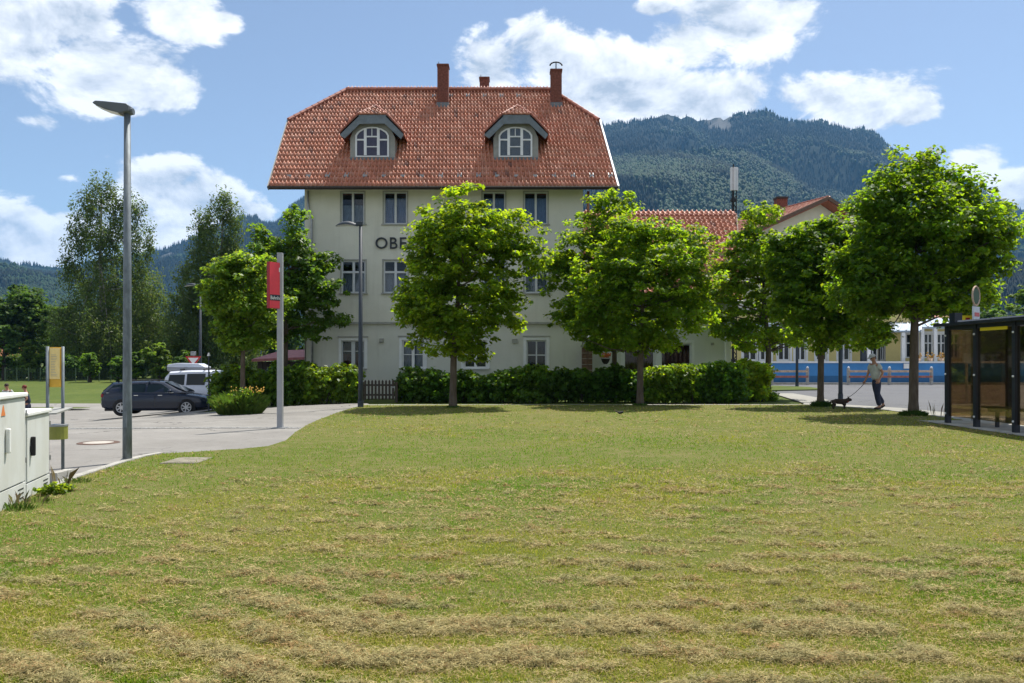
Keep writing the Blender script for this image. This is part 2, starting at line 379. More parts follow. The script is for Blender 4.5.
class MB:
    def __init__(s):
        s.v = []; s.f = []
    def add(s, vs, fs):
        k = len(s.v)
        s.v += [tuple(p) for p in vs]
        s.f += [tuple(i + k for i in f) for f in fs]
        return s
    def box(s, x0, x1, y0, y1, z0, z1):
        return s.add([(x0, y0, z0), (x1, y0, z0), (x1, y1, z0), (x0, y1, z0), (x0, y0, z1), (x1, y0, z1), (x1, y1, z1), (x0, y1, z1)],
                     [(0, 3, 2, 1), (4, 5, 6, 7), (0, 1, 5, 4), (1, 2, 6, 5), (2, 3, 7, 6), (3, 0, 4, 7)])
    def bar(s, a, b, wd, hg=None, up=(0, 0, 1)):
        """rectangular bar from a to b"""
        hg = wd if hg is None else hg
        a = Vector(a); b = Vector(b); d = (b - a).normalized(); up = Vector(up)
        if abs(d.dot(up)) > 0.98: up = Vector((0, 1, 0))
        sd = d.cross(up).normalized(); uu = sd.cross(d)
        vs = []
        for p in (a, b):
            for (i, j) in ((-1, -1), (1, -1), (1, 1), (-1, 1)):
                vs.append(p + sd * i * wd / 2 + uu * j * hg / 2)
        return s.add(vs, [(0, 3, 2, 1), (4, 5, 6, 7), (0, 1, 5, 4), (1, 2, 6, 5), (2, 3, 7, 6), (3, 0, 4, 7)])
    def tube(s, pts, rads, n=8, cap=True):
        pts = [Vector(p) for p in pts]
        if not hasattr(rads, '__len__'): rads = [rads] * len(pts)
        ref = None; rings = []
        for i, p in enumerate(pts):
            d = (pts[min(i + 1, len(pts) - 1)] - pts[max(i - 1, 0)]).normalized()
            if ref is None:
                ref = Vector((1, 0, 0)) if abs(d.x) < 0.9 else Vector((0, 1, 0))
            a = (ref - d * ref.dot(d)).normalized(); b = d.cross(a); ref = a
            rings.append([p + (a * math.cos(t) + b * math.sin(t)) * rads[i] for t in [2 * math.pi * k / n for k in range(n)]])
        vs = [q for r in rings for q in r]; fs = []
        for i in range(len(pts) - 1):
            for k in range(n):
                fs.append((i * n + k, i * n + (k + 1) % n, (i + 1) * n + (k + 1) % n, (i + 1) * n + k))
        if cap:
            fs.append(tuple(range(n - 1, -1, -1))); fs.append(tuple((len(pts) - 1) * n + k for k in range(n)))
        return s.add(vs, fs)
    def prism(s, poly, axis, d0, d1):
        """extrude a 2D polygon; axis 'x': poly=(y,z), 'y': poly=(x,z), 'z': poly=(x,y)"""
        def P(p, d):
            return {'x': (d, p[0], p[1]), 'y': (p[0], d, p[1]), 'z': (p[0], p[1], d)}[axis]
        n = len(poly)
        vs = [P(p, d0) for p in poly] + [P(p, d1) for p in poly]
        fs = [tuple(range(n)), tuple(range(2 * n - 1, n - 1, -1))]
        fs += [(i, i + n, (i + 1) % n + n, (i + 1) % n) for i in range(n)]
        return s.add(vs, fs)
    def quad(s, a, b, c, d):
        return s.add([a, b, c, d], [(0, 1, 2, 3)])
    def sphere(s, c, r, n=10, m=6):
        rx, ry, rz = (r, r, r) if not hasattr(r, '__len__') else r
        vs = [(c[0], c[1], c[2] + rz)]
        for i in range(1, m):
            for k in range(n):
                a = math.pi * i / m; b = 2 * math.pi * k / n
                vs.append((c[0] + rx * math.sin(a) * math.cos(b), c[1] + ry * math.sin(a) * math.sin(b), c[2] + rz * math.cos(a)))
        vs.append((c[0], c[1], c[2] - rz)); fs = []
        for k in range(n): fs.append((0, 1 + k, 1 + (k + 1) % n))
        for i in range(m - 2):
            for k in range(n):
                fs.append((1 + i * n + k, 1 + (i + 1) * n + k, 1 + (i + 1) * n + (k + 1) % n, 1 + i * n + (k + 1) % n))
        L = len(vs) - 1
        for k in range(n): fs.append((L, 1 + (m - 2) * n + (k + 1) % n, 1 + (m - 2) * n + k))
        return s.add(vs, fs)
    def mesh(s, name, org=Vector((0, 0, 0)), fix=True):
        me = bpy.data.meshes.new(name)
        me.from_pydata([(p[0] - org[0], p[1] - org[1], p[2] - org[2]) for p in s.v], [], s.f)
        if fix:
            bm = bmesh.new(); bm.from_mesh(me)
            bmesh.ops.recalc_face_normals(bm, faces=bm.faces)
            bm.to_mesh(me); bm.free()
        return me
    def build(s, name, mat, parent=None, loc=None, smooth=False, fix=True, bevel=0.0):
        org = ORG[parent] if parent is not None else Vector(loc or (0, 0, 0))
        me = s.mesh(name, org, fix)
        me.materials.append(mat)
        if smooth:
            for p in me.polygons: p.use_smooth = True
        o = bpy.data.objects.new(name, me)
        COL.objects.link(o)
        if parent is not None:
            o.parent = parent
            ORG[o] = org
        else:
            o.location = org
            ORG[o] = org
        if bevel:
            b = o.modifiers.new('bevel', 'BEVEL'); b.width = bevel; b.segments = 2; b.limit_method = 'ANGLE'
        return o


def copy_tree(o, parent=None):
    c = o.copy(); COL.objects.link(c)
    if parent is not None: c.parent = parent
    for ch in [x for x in bpy.data.objects if x.parent == o]: copy_tree(ch, c)
    return c


def np_mesh(name, verts, faces_n, idx, mat, loc=(0, 0, 0), parent=None, tint=None, smooth=False):
    """verts (N,3), idx flat loop vertex indices, faces_n verts per face (int)"""
    me = bpy.data.meshes.new(name)
    nf = len(idx) // faces_n
    me.vertices.add(len(verts)); me.vertices.foreach_set('co', np.ascontiguousarray(verts, dtype=np.float32).ravel())
    me.loops.add(len(idx)); me.loops.foreach_set('vertex_index', np.ascontiguousarray(idx, dtype=np.int32))
    me.polygons.add(nf)
    me.polygons.foreach_set('loop_start', np.arange(0, nf * faces_n, faces_n, dtype=np.int32))
    me.update(calc_edges=True)
    me.validate()
    if smooth: me.polygons.foreach_set('use_smooth', np.ones(nf, dtype=bool))
    if tint is not None:
        a = me.color_attributes.new('tint', 'FLOAT_COLOR', 'POINT')
        c = np.ones((len(verts), 4), dtype=np.float32); c[:, :3] = tint
        a.data.foreach_set('color', c.ravel())
    me.materials.append(mat)
    o = bpy.data.objects.new(name, me); COL.objects.link(o)
    if parent is not None: o.parent = parent
    else: o.location = loc
    return o


# ------------------------------------------------------------------ terrain
def S(v, a, b):
    t = np.clip((np.asarray(v, dtype=float) - a) / (b - a), 0, 1)
    return t * t * (3 - 2 * t)


def ter(x, y):
    x = np.asarray(x, dtype=float); y = np.asarray(y, dtype=float)
    z = -1.15 * S(-x, 5, 22) * S(y, 15, 32) * (1 - 0.45 * S(y, 60, 100))
    z = z * (1 - S(y, 140, 400))
    return z


def tz(x, y): return float(ter(x, y))


def G(px, py):
    Y = CAMH * F / (py - CY)
    return ((px - CX) / F * Y, Y)


def PX(px, Y): return (px - CX) / F * Y
def PZ(py, Y): return CAMH + (CY - py) / F * Y


def sheet(name, poly, step, zoff, mat, kind='structure', lump=0.0, drape=True):
    bm = bmesh.new()
    vs = [bm.verts.new((p[0], p[1], 0)) for p in poly]
    bm.faces.new(vs)
    xs = [p[0] for p in poly]; ys = [p[1] for p in poly]
    for ax, lo, hi in ((0, min(xs), max(xs)), (1, min(ys), max(ys))):
        k = lo + step
        while k < hi:
            no = (1, 0, 0) if ax == 0 else (0, 1, 0)
            co = (k, 0, 0) if ax == 0 else (0, k, 0)
            bmesh.ops.bisect_plane(bm, geom=bm.verts[:] + bm.edges[:] + bm.faces[:], plane_co=co, plane_no=no)
            k += step
    for v in bm.verts:
        v.co.z = tz(v.co.x, v.co.y) + zoff
        if lump:
            v.co.z += lump * (mnoise.noise((v.co.x * 0.35, v.co.y * 0.35, 3.1)) + 0.5 * mnoise.noise((v.co.x * 1.3, v.co.y * 1.3, 9.1)))
    bmesh.ops.recalc_face_normals(bm, faces=bm.faces)
    me = bpy.data.meshes.new(name); bm.to_mesh(me); bm.free()
    if me.polygons and me.polygons[0].normal.z < 0: me.flip_normals()
    me.materials.append(mat)
    for p in me.polygons: p.use_smooth = True
    o = bpy.data.objects.new(name, me); COL.objects.link(o)
    return tag(o, kind=kind)


# base ground: one sheet to the horizon, finer near the camera
def axis_vals(lo, hi, near_lo, near_hi, step):
    v = list(np.arange(near_lo, near_hi + 1e-6, step))
    k = step; x = near_hi
    while x < hi: k *= 1.35; x += k; v.append(min(x, hi))
    k = step; x = near_lo; pre = []
    while x > lo: k *= 1.35; x -= k; pre.append(max(x, lo))
    return np.array(sorted(set(pre[::-1] + v)))


gx = axis_vals(-6500, 6500, -60, 60, 1.5)
gy = axis_vals(-400, 6000, -10, 110, 1.5)
GX, GY = np.meshgrid(gx, gy)
gv = np.stack([GX.ravel(), GY.ravel(), (ter(GX, GY) - 0.035).ravel()], 1)
nx, ny = len(gx), len(gy)
ii, jj = np.meshgrid(np.arange(nx - 1), np.arange(ny - 1))
b0 = (jj * nx + ii).ravel()
gi = np.stack([b0, b0 + 1, b0 + nx + 1, b0 + nx], 1).ravel()
tag(np_mesh('ground', gv, 4, gi, M['far_grass'], smooth=True), kind='structure')

LAWN_L = [(-5.62, 9.0), (-5.66, 9.7), (-5.87, 11.0), (-5.96, 12.25), (-5.97, 12.95), (-5.86, 13.35), (-5.39, 13.6), (-4.75, 14.0), (-4.42, 14.4),
          (-4.40, 15.5), (-4.72, 17.4), (-4.95, 19.3), (-5.08, 21.0), (-5.22, 23.6), (-5.22, 25.7), (-5.2, 27.75)]
LAWN_R = [(10.2, 27.9), (10.8, 27.0), (11.6, 25.4), (11.8, 23), (11.75, 20.7), (10.45, 20.35), (10.45, 2), (10.45, -6)]
LAWN = [(-9, -6), (-9, 4), (-6.4, 6.5), (-5.62, 8.9)] + LAWN_L[1:] + LAWN_R
sheet('lawn', LAWN, 0.45, 0.035, M['lawn'], lump=0.012)
PARK = [(-3.9, 13.4), (-3.9, 17.0), (-4.9, 27.9), (-5.35, 29.4), (-11.2, 29.4), (-12.4, 31.2), (-12.6, 50), (-90, 52), (-90, -6), (-8, -6), (-8, 4.2), (-6.2, 6.9), (-5.55, 9.0), (-5.3, 11.5), (-5.0, 12.8)]
sheet('car_park', PARK, 1.2, 0.0, M['asphalt'])
sheet('footpath', [(-5.3, 27.7), (10.2, 27.85), (10.9, 28.4), (10.4, 28.7), (-5.3, 28.55)], 1.0, 0.006, M['paving'])
sheet('road', [(10.0, 26.8), (11.5, 24.9), (11.7, 20.5), (10.3, 20.2), (10.3, -6), (60, -6), (60, 52.1), (12.6, 52.1), (12.4, 37.7), (10.75, 29.3)], 2.0, 0.0, M['road'])
sheet('pavement', [(10.15, 27.95), (10.85, 27.05), (11.65, 25.45), (11.9, 23), (11.9, 20.3), (13.3, 20.3), (13.3, 23.4), (12.9, 26.4), (11.8, 28.6), (12.9, 33), (13.4, 38), (12.45, 38), (10.8, 29.4)], 1.5, 0.012, M['paving'])
sheet('far_pavement', [(12, 51.9), (60, 51.9), (60, 55), (12, 55)], 3, 0.11, M['paving'])
MB().box(12, 60, 51.75, 51.9, -0.02, 0.125).build('kerb', M['kerb']).__setitem__('kind', 'structure')
sheet('verge', [(7.5, 40.5), (7.5, 49.5), (15.2, 49.5), (17.2, 46.0), (16.6, 42.2), (12.6, 40.5)], 1.0, 0.05, M['far_grass'])
sheet('shelter_pad', [(10.46, 20.5), (12.8, 20.5), (12.8, 10), (10.46, 10)], 1, 0.045, M['concrete'])
# small planted island at the far end of the car park
isl = [(-25.2 + 1.9 * math.cos(a), 44.0 + 0.8 * math.sin(a)) for a in np.linspace(0, 2 * math.pi, 14)[:-1]]
sheet('traffic_island', isl, 0.8, 0.10, M['far_grass'])

# kerb along the lawn edge, one stone after the other
def kerb_line(name, pts, wd, top, ln=1.0):
    holder = None
    mb_first = None
    seg = []
    P = [Vector((p[0], p[1], 0)) for p in pts]
    r = bpy.data.objects.new(name, None); COL.objects.link(r); tag(r, kind='structure'); ORG[r] = Vector((0, 0, 0))
    cur = P[0]; i = 1
    while i < len(P):
        d = P[i] - cur
        if d.length < ln * 0.35: i += 1; continue
        e = cur + d.normalized() * min(ln, d.length)
        dd = (e - cur).normalized()
        a = cur + dd * 0.006; b = e - dd * 0.006
        za = tz(a.x, a.y) + top; zb = tz(b.x, b.y) + top
        MB().bar((a.x, a.y, za - 0.08), (b.x, b.y, zb - 0.08), wd, 0.16).build('kerb_stone', M['kerb'], r)
        cur = e
    return r


kerb_line('lawn_kerb', [(x - 0.02, y) for x, y in LAWN_L[1:6]], 0.12, 0.052)
kerb_line('road_kerb', [(10.2, 27.93), (10.83, 27.03), (11.63, 25.43), (11.83, 23.0), (11.8, 20.8)], 0.13, 0.052)
# row of cobbles across the car park (each smaller than a few pixels)
mb = MB()
for k in range(150):
    t = k / 149
    x = -10.6 + t * 5.6; y = 18.9 - 0.25 * t + RNG.normal(0, 0.01)
    for r_ in range(2):
        z = tz(x, y)
        mb.box(x - 0.016, x + 0.016, y + r_ * 0.10 - 0.04, y + r_ * 0.10 + 0.04, z - 0.03, z + 0.010 + 0.006 * random.random())
tag(mb.build('cobble_gutter', M['cobble']), 'row of small pale cobbles forming a gutter across the car park', 'gutter', kind='stuff')

# round manhole with rusty ring
mx_, my_ = G(98.5, 443)
mh = root('manhole_cover', (mx_, my_, tz(mx_, my_)), 'round manhole cover with a rusty ring and pale concrete centre in the car park', 'manhole cover')
zt = tz(mx_, my_)
n = 40; vs = []; fs = []
for k in range(n):
    a = 2 * math.pi * k / n
    for r_, z in ((0.38, 0.004), (0.36, 0.014), (0.27, 0.014)):
        vs.append((mx_ + r_ * math.cos(a), my_ + r_ * math.sin(a), zt + z))
for k in range(n):
    j = (k + 1) % n
    fs += [(k * 3, j * 3, j * 3 + 1, k * 3 + 1), (k * 3 + 1, j * 3 + 1, j * 3 + 2, k * 3 + 2)]
MB().add(vs, fs).build('ring', M['rust'], mh)
MB().prism([(mx_ + 0.27 * math.cos(2 * math.pi * k / n), my_ + 0.27 * math.sin(2 * math.pi * k / n)) for k in range(n)], 'z', zt + 0.002, zt + 0.011).build('cover_plate', M['cover_fill'], mh)
# rectangular cover in the lawn corner
cx_, cy_ = G(187, 463)
cp = root('utility_cover', (cx_, cy_, 0.05), 'flat concrete slab cover set in the corner of the lawn by the lamp post', 'cover slab')
MB().box(cx_ - 0.24, cx_ + 0.24, cy_ - 0.33, cy_ + 0.33, 0.0, 0.052).build('slab', M['rust_slab'], cp, bevel=0.01)
MB().box(cx_ - 0.27, cx_ + 0.27, cy_ - 0.37, cy_ + 0.37, 0.0, 0.044).build('rim', M['rust_slab'], cp)


# ------------------------------------------------------------------ building helpers
def in_poly(x, y, poly):
    c = False; n = len(poly); j = n - 1
    for i in range(n):
        if ((poly[i][1] > y) != (poly[j][1] > y)) and (x < (poly[j][0] - poly[i][0]) * (y - poly[i][1]) / (poly[j][1] - poly[i][1]) + poly[i][0]):
            c = not c
        j = i
    return c


PROF = [(0.0, 0.020), (0.10, 0.062), (0.22, 0.078), (0.34, 0.062), (0.46, 0.022), (0.62, 0.0), (0.82, 0.0), (1.0, 0.020)]


def tiles_on(name, O, U, V, poly, tw, th, parent, hs=1.2, lo=0.88, hi=1.14):
    """pantiles in courses: O origin, U unit along the eave, V unit up the slope, poly in metres (u, v)"""
    O = Vector(O); U = Vector(U).normalized(); V = Vector(V).normalized()
    N = U.cross(V).normalized()
    if N.z < 0: N = -N
    umax = max(p[0] for p in poly); vmax = max(p[1] for p in poly)
    verts = []; idx = []; tint = []
    npf = len(PROF)
    for r in range(int(vmax / th) + 1):
        for c in range(int(umax / tw) + 1):
            uc = (c + 0.5) * tw; vc = (r + 0.5) * th
            if not in_poly(uc, min(vc, vmax - 0.01), poly): continue
            j = RNG.normal(0, 0.004, 3)
            t = lo + (hi - lo) * RNG.random()
            wz = RNG.random()
            colr = np.array([0.50, 0.195, 0.118]) * t
            if wz < 0.25: colr = np.array([0.56, 0.26, 0.175]) * t
            elif wz > 0.975: colr = np.array([0.24, 0.10, 0.07]) * t
            b = len(verts)
            for (dv, up) in ((-0.01, 0.058), (th + 0.03, 0.002)):
                for (pu, ph) in PROF:
                    p = O + U * (c * tw + pu * tw + j[0]) + V * (r * th + dv + j[1]) + N * ((ph * hs + up) + j[2])
                    verts.append(p[:]); tint.append(colr)
            for (pu, ph) in PROF:
                p = O + U * (c * tw + pu * tw + j[0]) + V * (r * th - 0.01 + j[1]) + N * (0.004 + j[2])
                verts.append(p[:]); tint.append(colr * 0.9)
            for k in range(npf - 1):
                idx += [b + k, b + k + 1, b + npf + k + 1, b + npf + k]
                idx += [b + 2 * npf + k, b + 2 * npf + k + 1, b + k + 1, b + k]
    v = np.array(verts) - np.array(ORG[parent])
    o = np_mesh(name, v, 4, idx, M['tile'], parent=parent, tint=np.array(tint))
    o['kind'] = 'stuff'
    o['label'] = 'courses of overlapping red clay pantiles'
    return o


def ridge_caps(a, b, parent, r=0.11, ln=0.38, name='ridge_tile'):
    a = Vector(a); b = Vector(b); L = (b - a).length; d = (b - a) / L
    n = max(1, int(L / ln)); ln = L / n
    mb = MB()
    for k in range(n):
        p = a + d * (k * ln); q = a + d * ((k + 1) * ln + 0.03)
        mb.tube([p, q], [r * 1.06, r * 0.92], 8)
    o = mb.build(name, M['ridge_tile'], parent); o['kind'] = 'stuff'; return o


def wall_y(mb, x0, x1, z0, z1, Y, holes, depth=0.16):
    """vertical wall facing -Y with openings and reveals"""
    xs = sorted(set([x0, x1] + [h[0] for h in holes] + [h[1] for h in holes]))
    zs = sorted(set([z0, z1] + [h[2] for h in holes] + [h[3] for h in holes]))
    for i in range(len(xs) - 1):
        for j in range(len(zs) - 1):
            cx = (xs[i] + xs[i + 1]) / 2; cz = (zs[j] + zs[j + 1]) / 2
            if any(h[0] < cx < h[1] and h[2] < cz < h[3] for h in holes): continue
            mb.quad((xs[i], Y, zs[j]), (xs[i + 1], Y, zs[j]), (xs[i + 1], Y, zs[j + 1]), (xs[i], Y, zs[j + 1]))
    for (a, b, c, d) in holes:
        y2 = Y + depth
        mb.quad((a, Y, c), (a, y2, c), (b, y2, c), (b, Y, c))
        mb.quad((a, Y, d), (b, Y, d), (b, y2, d), (a, y2, d))
        mb.quad((a, Y, c), (a, Y, d), (a, y2, d), (a, y2, c))
        mb.quad((b, Y, c), (b, y2, c), (b, y2, d), (b, Y, d))


def window(parent, x0, x1, z0, z1, Y, cols=2, trans=(), fw=0.055, mw=0.07, curtain='curtain_blue', cur_z=(0, 1), sill=True, surround=0.0, mat='greywhite', label=None, wname='window'):
    """frame mesh in the opening; panes, sill and curtains are its children.  trans: list per column of fractions"""
    mb = MB(); yf, yb = Y + 0.055, Y + 0.125
    mb.box(x0, x0 + fw, yf, yb, z0, z1); mb.box(x1 - fw, x1, yf, yb, z0, z1)
    mb.box(x0 + fw, x1 - fw, yf, yb, z0, z0 + fw); mb.box(x0 + fw, x1 - fw, yf, yb, z1 - fw, z1)
    W = (x1 - x0 - 2 * fw - (cols - 1) * mw) / cols
    cells = []
    zl, zh = z0 + fw, z1 - fw
    for c in range(cols):
        a = x0 + fw + c * (W + mw)
        if c: mb.box(a - mw, a, yf - 0.006, yb, zl, zh)
        zz = [zl]
        for t in trans:
            zt = zl + (zh - zl) * t[0]; h = t[1]
            mb.box(a, a + W, yf + 0.006, yb - 0.01, zt - h / 2, zt + h / 2)
            zz += [zt - h / 2, zt + h / 2]
        zz.append(zh)
        for k in range(0, len(zz), 2): cells.append((a, a + W, zz[k], zz[k + 1]))
    o = mb.build(wname, M[mat], parent)
    for (a, b, c, d) in cells:
        MB().box(a - 0.004, b + 0.004, yf + 0.03, yf + 0.038, c - 0.004, d + 0.004).build('pane', M['glass'], o)
    if curtain:
        ca, cb = zl + (zh - zl) * cur_z[0], zl + (zh - zl) * cur_z[1]
        m2 = MB(); nn = 26; vs = []
        for k in range(nn + 1):
            x = x0 + (x1 - x0) * k / nn; yy = Y + 0.22 + 0.022 * math.sin(k * 2.1)
            vs += [(x, yy, ca), (x, yy, cb)]
        m2.add(vs, [(2 * k, 2 * k + 2, 2 * k + 3, 2 * k + 1) for k in range(nn)])
        m2.build('curtain', M[curtain], o, smooth=True)
    else:
        MB().quad((x0, Y + .19, z0), (x1, Y + .19, z0), (x1, Y + .19, z1), (x0, Y + .19, z1)).build('room_shade_sheet', M['interior'], o)  # near-black sheet close behind the panes stands in for the room's shade
    if sill:
        MB().box(x0 - 0.10, x1 + 0.10, Y - 0.07, Y + 0.05, z0 - 0.055, z0 - 0.003).build('sill', M['trim'] if mat != 'white' else M['white'], o)
    if surround:
        s = surround; m3 = MB()
        for q in ((x0 - s, x0 - 0.002, z0, z1 + s), (x1 + 0.002, x1 + s, z0, z1 + s), (x0, x1, z1 + 0.002, z1 + s)):
            m3.box(q[0], q[1], Y - 0.022, Y + 0.02, q[2], q[3])
        m3.build('surround', M['white'] if surround > 0.09 else M['trim'], o)
    if label: o['label'] = label
    return o


# ------------------------------------------------------------------ the big house
HY = 34.0
SH = -0.079
hb = root('house', (-2.9, HY, 0), 'tall cream rendered house with a red tiled half-hipped roof and two arched dormers', 'house')
X0, X1 = -8.84, 3.03
ZL = PZ(322, HY)                  # string course
ZE = 8.75
YU = HY - 0.07


def shx(x, y): return x + SH * (y - HY)


HB = 45.0
# windows on the front
def wrect(px0, px1, py0, py1, Y=HY): return (PX(px0, Y), PX(px1, Y), PZ(py1, Y), PZ(py0, Y))


up_holes = [wrect(341.2, 364.2, 192, 224, YU), wrect(383.8, 407, 192, 224, YU), wrect(482.5, 505.2, 192, 224, YU), wrect(524, 547.5, 192, 224, YU)]
mid_holes = [wrect(341.5, 365.5, 260.5, 293, YU), wrect(383.5, 407.5, 260.5, 293, YU), wrect(483, 506, 260.5, 293, YU), wrect(524.5, 548, 260.5, 293, YU)]
low_holes = [wrect(341.5, 364.5, 340.5, 368.5), wrect(402, 424, 340, 368), wrect(464, 487, 340, 368), wrect(526.5, 546.5, 340, 377)]
mb = MB()
wall_y(mb, X0, X1, ZL, ZE + 0.35, YU, up_holes + mid_holes, 0.2)
mb.quad((X0, YU, ZL), (X1, YU, ZL), (X1, HY + 0.02, ZL), (X0, HY + 0.02, ZL))
mb.build('upper_wall', M['plaster'], hb, fix=False)
mb = MB()
wall_y(mb, X0 + 0.03, X1 - 0.03, -1.2, ZL, HY, low_holes, 0.2)
mb.build('lower_wall', M['plaster_low'], hb, fix=False)
mb = MB()
for xx in (X0, X1):
    mb.quad((xx, YU, -1.2), (shx(xx, HB), HB, -1.2), (shx(xx, HB), HB, ZE), (xx, YU, ZE))
    xe = xx + (0.02 if xx < 0 else -0.02)
    yr, zr = 39.2, 14.4
    mb.add([(xx, YU, ZE), (shx(xx, HB), HB, ZE), (shx(xx, 41.0), 41.0, 12.2), (shx(xx, 37.4), 37.4, 12.2)], [(0, 1, 2, 3)])
mb.quad((shx(X0, HB), HB, -1.2), (shx(X1, HB), HB, -1.2), (shx(X1, HB), HB, ZE), (shx(X0, HB), HB, ZE))
mb.build('side_wall', M['plaster'], hb)
MB().box(X0 - 0.05, X1 + 0.05, YU - 0.03, HY - 0.003, ZL - 0.09, ZL - 0.003).build('string_course', M['trim'], hb)
mb = MB()
for zf in (3.1, 5.9, 8.55): mb.box(X0 + 0.2, X1 - 0.2, HY + 0.5, HB - 0.4, zf, zf + 0.2)
mb.box(X0 + 0.2, X1 - 0.2, HY + 3.5, HY + 3.7, -1, 8.6)
mb.build('inner_floor', M['interior'], hb)
for k, h in enumerate(up_holes):
    window(hb, *h, YU, 2, ((0.5, 0.0001),) if False else (), 0.05, 0.09, 'curtain_blue' if k != 0 else 'curtain_pale', (0, 0.86) if k else (0, 0.62), surround=0.05)
for k, h in enumerate(mid_holes):
    window(hb, *h, YU, 2, ((0.66, 0.09),), 0.06, 0.10, 'curtain_pale' if k != 3 else 'curtain_pale', (0, 0.62), surround=0.06)
window(hb, *low_holes[0], HY, 2, ((0.63, 0.03),), 0.05, 0.16, 'curtain_red', (0.0, 0.52), surround=0.12, mat='greywhite', label='white framed window with dark red blinds half way up')
window(hb, *low_holes[1], HY, 2, ((0.48, 0.03),), 0.06, 0.12, 'curtain_pale', (0.0, 0.94), surround=0.12, mat='white')
window(hb, *low_holes[2], HY, 2, ((0.48, 0.03),), 0.06, 0.12, None, surround=0.12, mat='white')
window(hb, *low_holes[3], HY, 2, ((0.60, 0.05),), 0.06, 0.06, None, surround=0.13, mat='greywhite', label='tall garden window with plain dark panes')
for h in low_holes: MB().box(h[0] - 0.16, h[1] + 0.16, HY - 0.05, HY - 0.003, h[3] + 0.135, h[3] + 0.185).build('window_hood', M['trim'], hb)
MB().box(PX(379.5, HY), PX(384, HY), HY - 0.10, HY - 0.003, PZ(342.5, HY), PZ(338.5, HY)).build('wall_lamp', M['trim'], hb, bevel=0.02)
MB().box(PX(512, HY), PX(517.5, HY), HY - 0.05, HY - 0.003, PZ(343, HY), PZ(339, HY)).build('vent_plate', M['trim'], hb)
# downpipes
mb = MB()
xp = PX(312.5, HY)
mb.tube([(X0 + 0.16, YU - 0.09, 8.8), (X0 + 0.18, YU - 0.09, 8.1), (xp, YU - 0.08, 7.6), (xp, YU - 0.08, 3.3), (xp, HY - 0.07, 3.0), (xp, HY - 0.07, -0.9)], 0.05, 8)
mb.build('downpipe', M['zinc'], hb, smooth=True)
mb = MB()
xq = PX(588, HY)
mb.tube([(xq, YU - 0.02, 8.8), (xq, YU + 0.05, 8.3), (xq, YU + 0.05, 3.3)], 0.06, 8)
mb.build('downpipe', M['copper'], hb, smooth=True)
mb = MB(); mb.tube([(xq, YU + 0.05, 3.29), (xq - 0.02, HY, 0.0)], 0.06, 8)
mb.build('downpipe', M['zinc'], hb, smooth=True)

# main roof -----------------------------------------------------
EY, EZ, SL = 33.0, 8.77, 0.975
EX0, EX1 = -10.07, 4.35
fac = math.sqrt(1 + SL * SL + SH * SH)
TB, TR = 4.0, 6.2                   # horizontal run to the break and to the ridge
UA, UB = 2.43, 12.48


def RP(u, t, h=0.0):
    """roof point: u along the eave, t horizontal run from the eave"""
    nrm = Vector((0, -SL, 1)).normalized()
    return Vector((EX0 + u + SH * t, EY + t, EZ + SL * t)) + nrm * h


EW = EX1 - EX0
poly = [(0, 0), (EW, 0), (EW, TB * fac), (UB, TR * fac), (UA, TR * fac), (0, TB * fac)]
tiles_on('roof_tiles', RP(0, 0, 0.01), (1, 0, 0), (SH, 1, SL), poly, EW / 88, TR * fac / 22, hb)
mb = MB()
BR = 2 * TR - TB
zz = -0.01
def RPb(u, t, h=0.0):
    if t <= TR: return RP(u, t, h)
    p = RP(u, TR, h); dt = t - TR
    return Vector((p.x + SH * dt, p.y + dt, p.z - SL * dt))
deck = [RP(0, 0, zz), RP(EW, 0, zz), RP(EW, TB, zz), RP(UB, TR, zz), RP(UA, TR, zz), RP(0, TB, zz)]
back = [RPb(0, 2 * TR, zz), RPb(EW, 2 * TR, zz), RPb(EW, BR, zz), RPb(UB, TR, zz), RPb(UA, TR, zz), RPb(0, BR, zz)]
mb.add([p - Vector((0, 0, 0.05)) for p in deck] + deck, [(0, 1, 2, 3, 4, 5), (11, 10, 9, 8, 7, 6), (0, 6, 7, 1), (0, 5, 11, 6), (1, 7, 8, 2)])
mb.build('roof_deck', M['eave_board'], hb)
mb = MB()
mb.add(back, [(0, 1, 2, 3, 4, 5)])
mb.add([RP(0, TB, 0.0), RPb(0, BR, 0.0), RP(UA, TR, 0.0)], [(0, 1, 2)])
mb.add([RP(EW, TB, 0.0), RPb(EW, BR, 0.0), RP(UB, TR, 0.0)], [(0, 1, 2)])
mb.build('rear_roof', M['tile_flat'], hb)
ridge_caps(RP(UA, TR, 0.10), RP(UB, TR, 0.10), hb, 0.13)
ridge_caps(RP(0.02, TB, 0.09), RP(UA, TR, 0.10), hb, name='hip_tile')
ridge_caps(RP(EW - 0.02, TB, 0.09), RP(UB, TR, 0.10), hb, name='hip_tile')
MB().bar(RP(-0.03, -0.05, 0.0), RP(-0.03, TB + 0.05, 0.0), 0.05, 0.20, up=(0, -SL, 1)).build('barge_board', M['slate_light'], hb)
MB().bar(RP(EW + 0.05, -0.05, 0.0), RP(EW + 0.05, TB + 0.05, 0.0), 0.07, 0.22, up=(0, -SL, 1)).build('barge_board', M['white'], hb)
mb = MB(); mb.tube([(EX0 - 0.05, EY - 0.06, EZ - 0.02), (EX1 + 0.05, EY - 0.06, EZ - 0.02)], 0.055, 8)
mb.build('gutter', M['wood_dark'], hb, smooth=True)
MB().box(EX0 + 0.02, EX1 - 0.02, EY - 0.03, EY + 0.02, EZ - 0.10, EZ - 0.06).build('fascia', M['wood_dark'], hb)
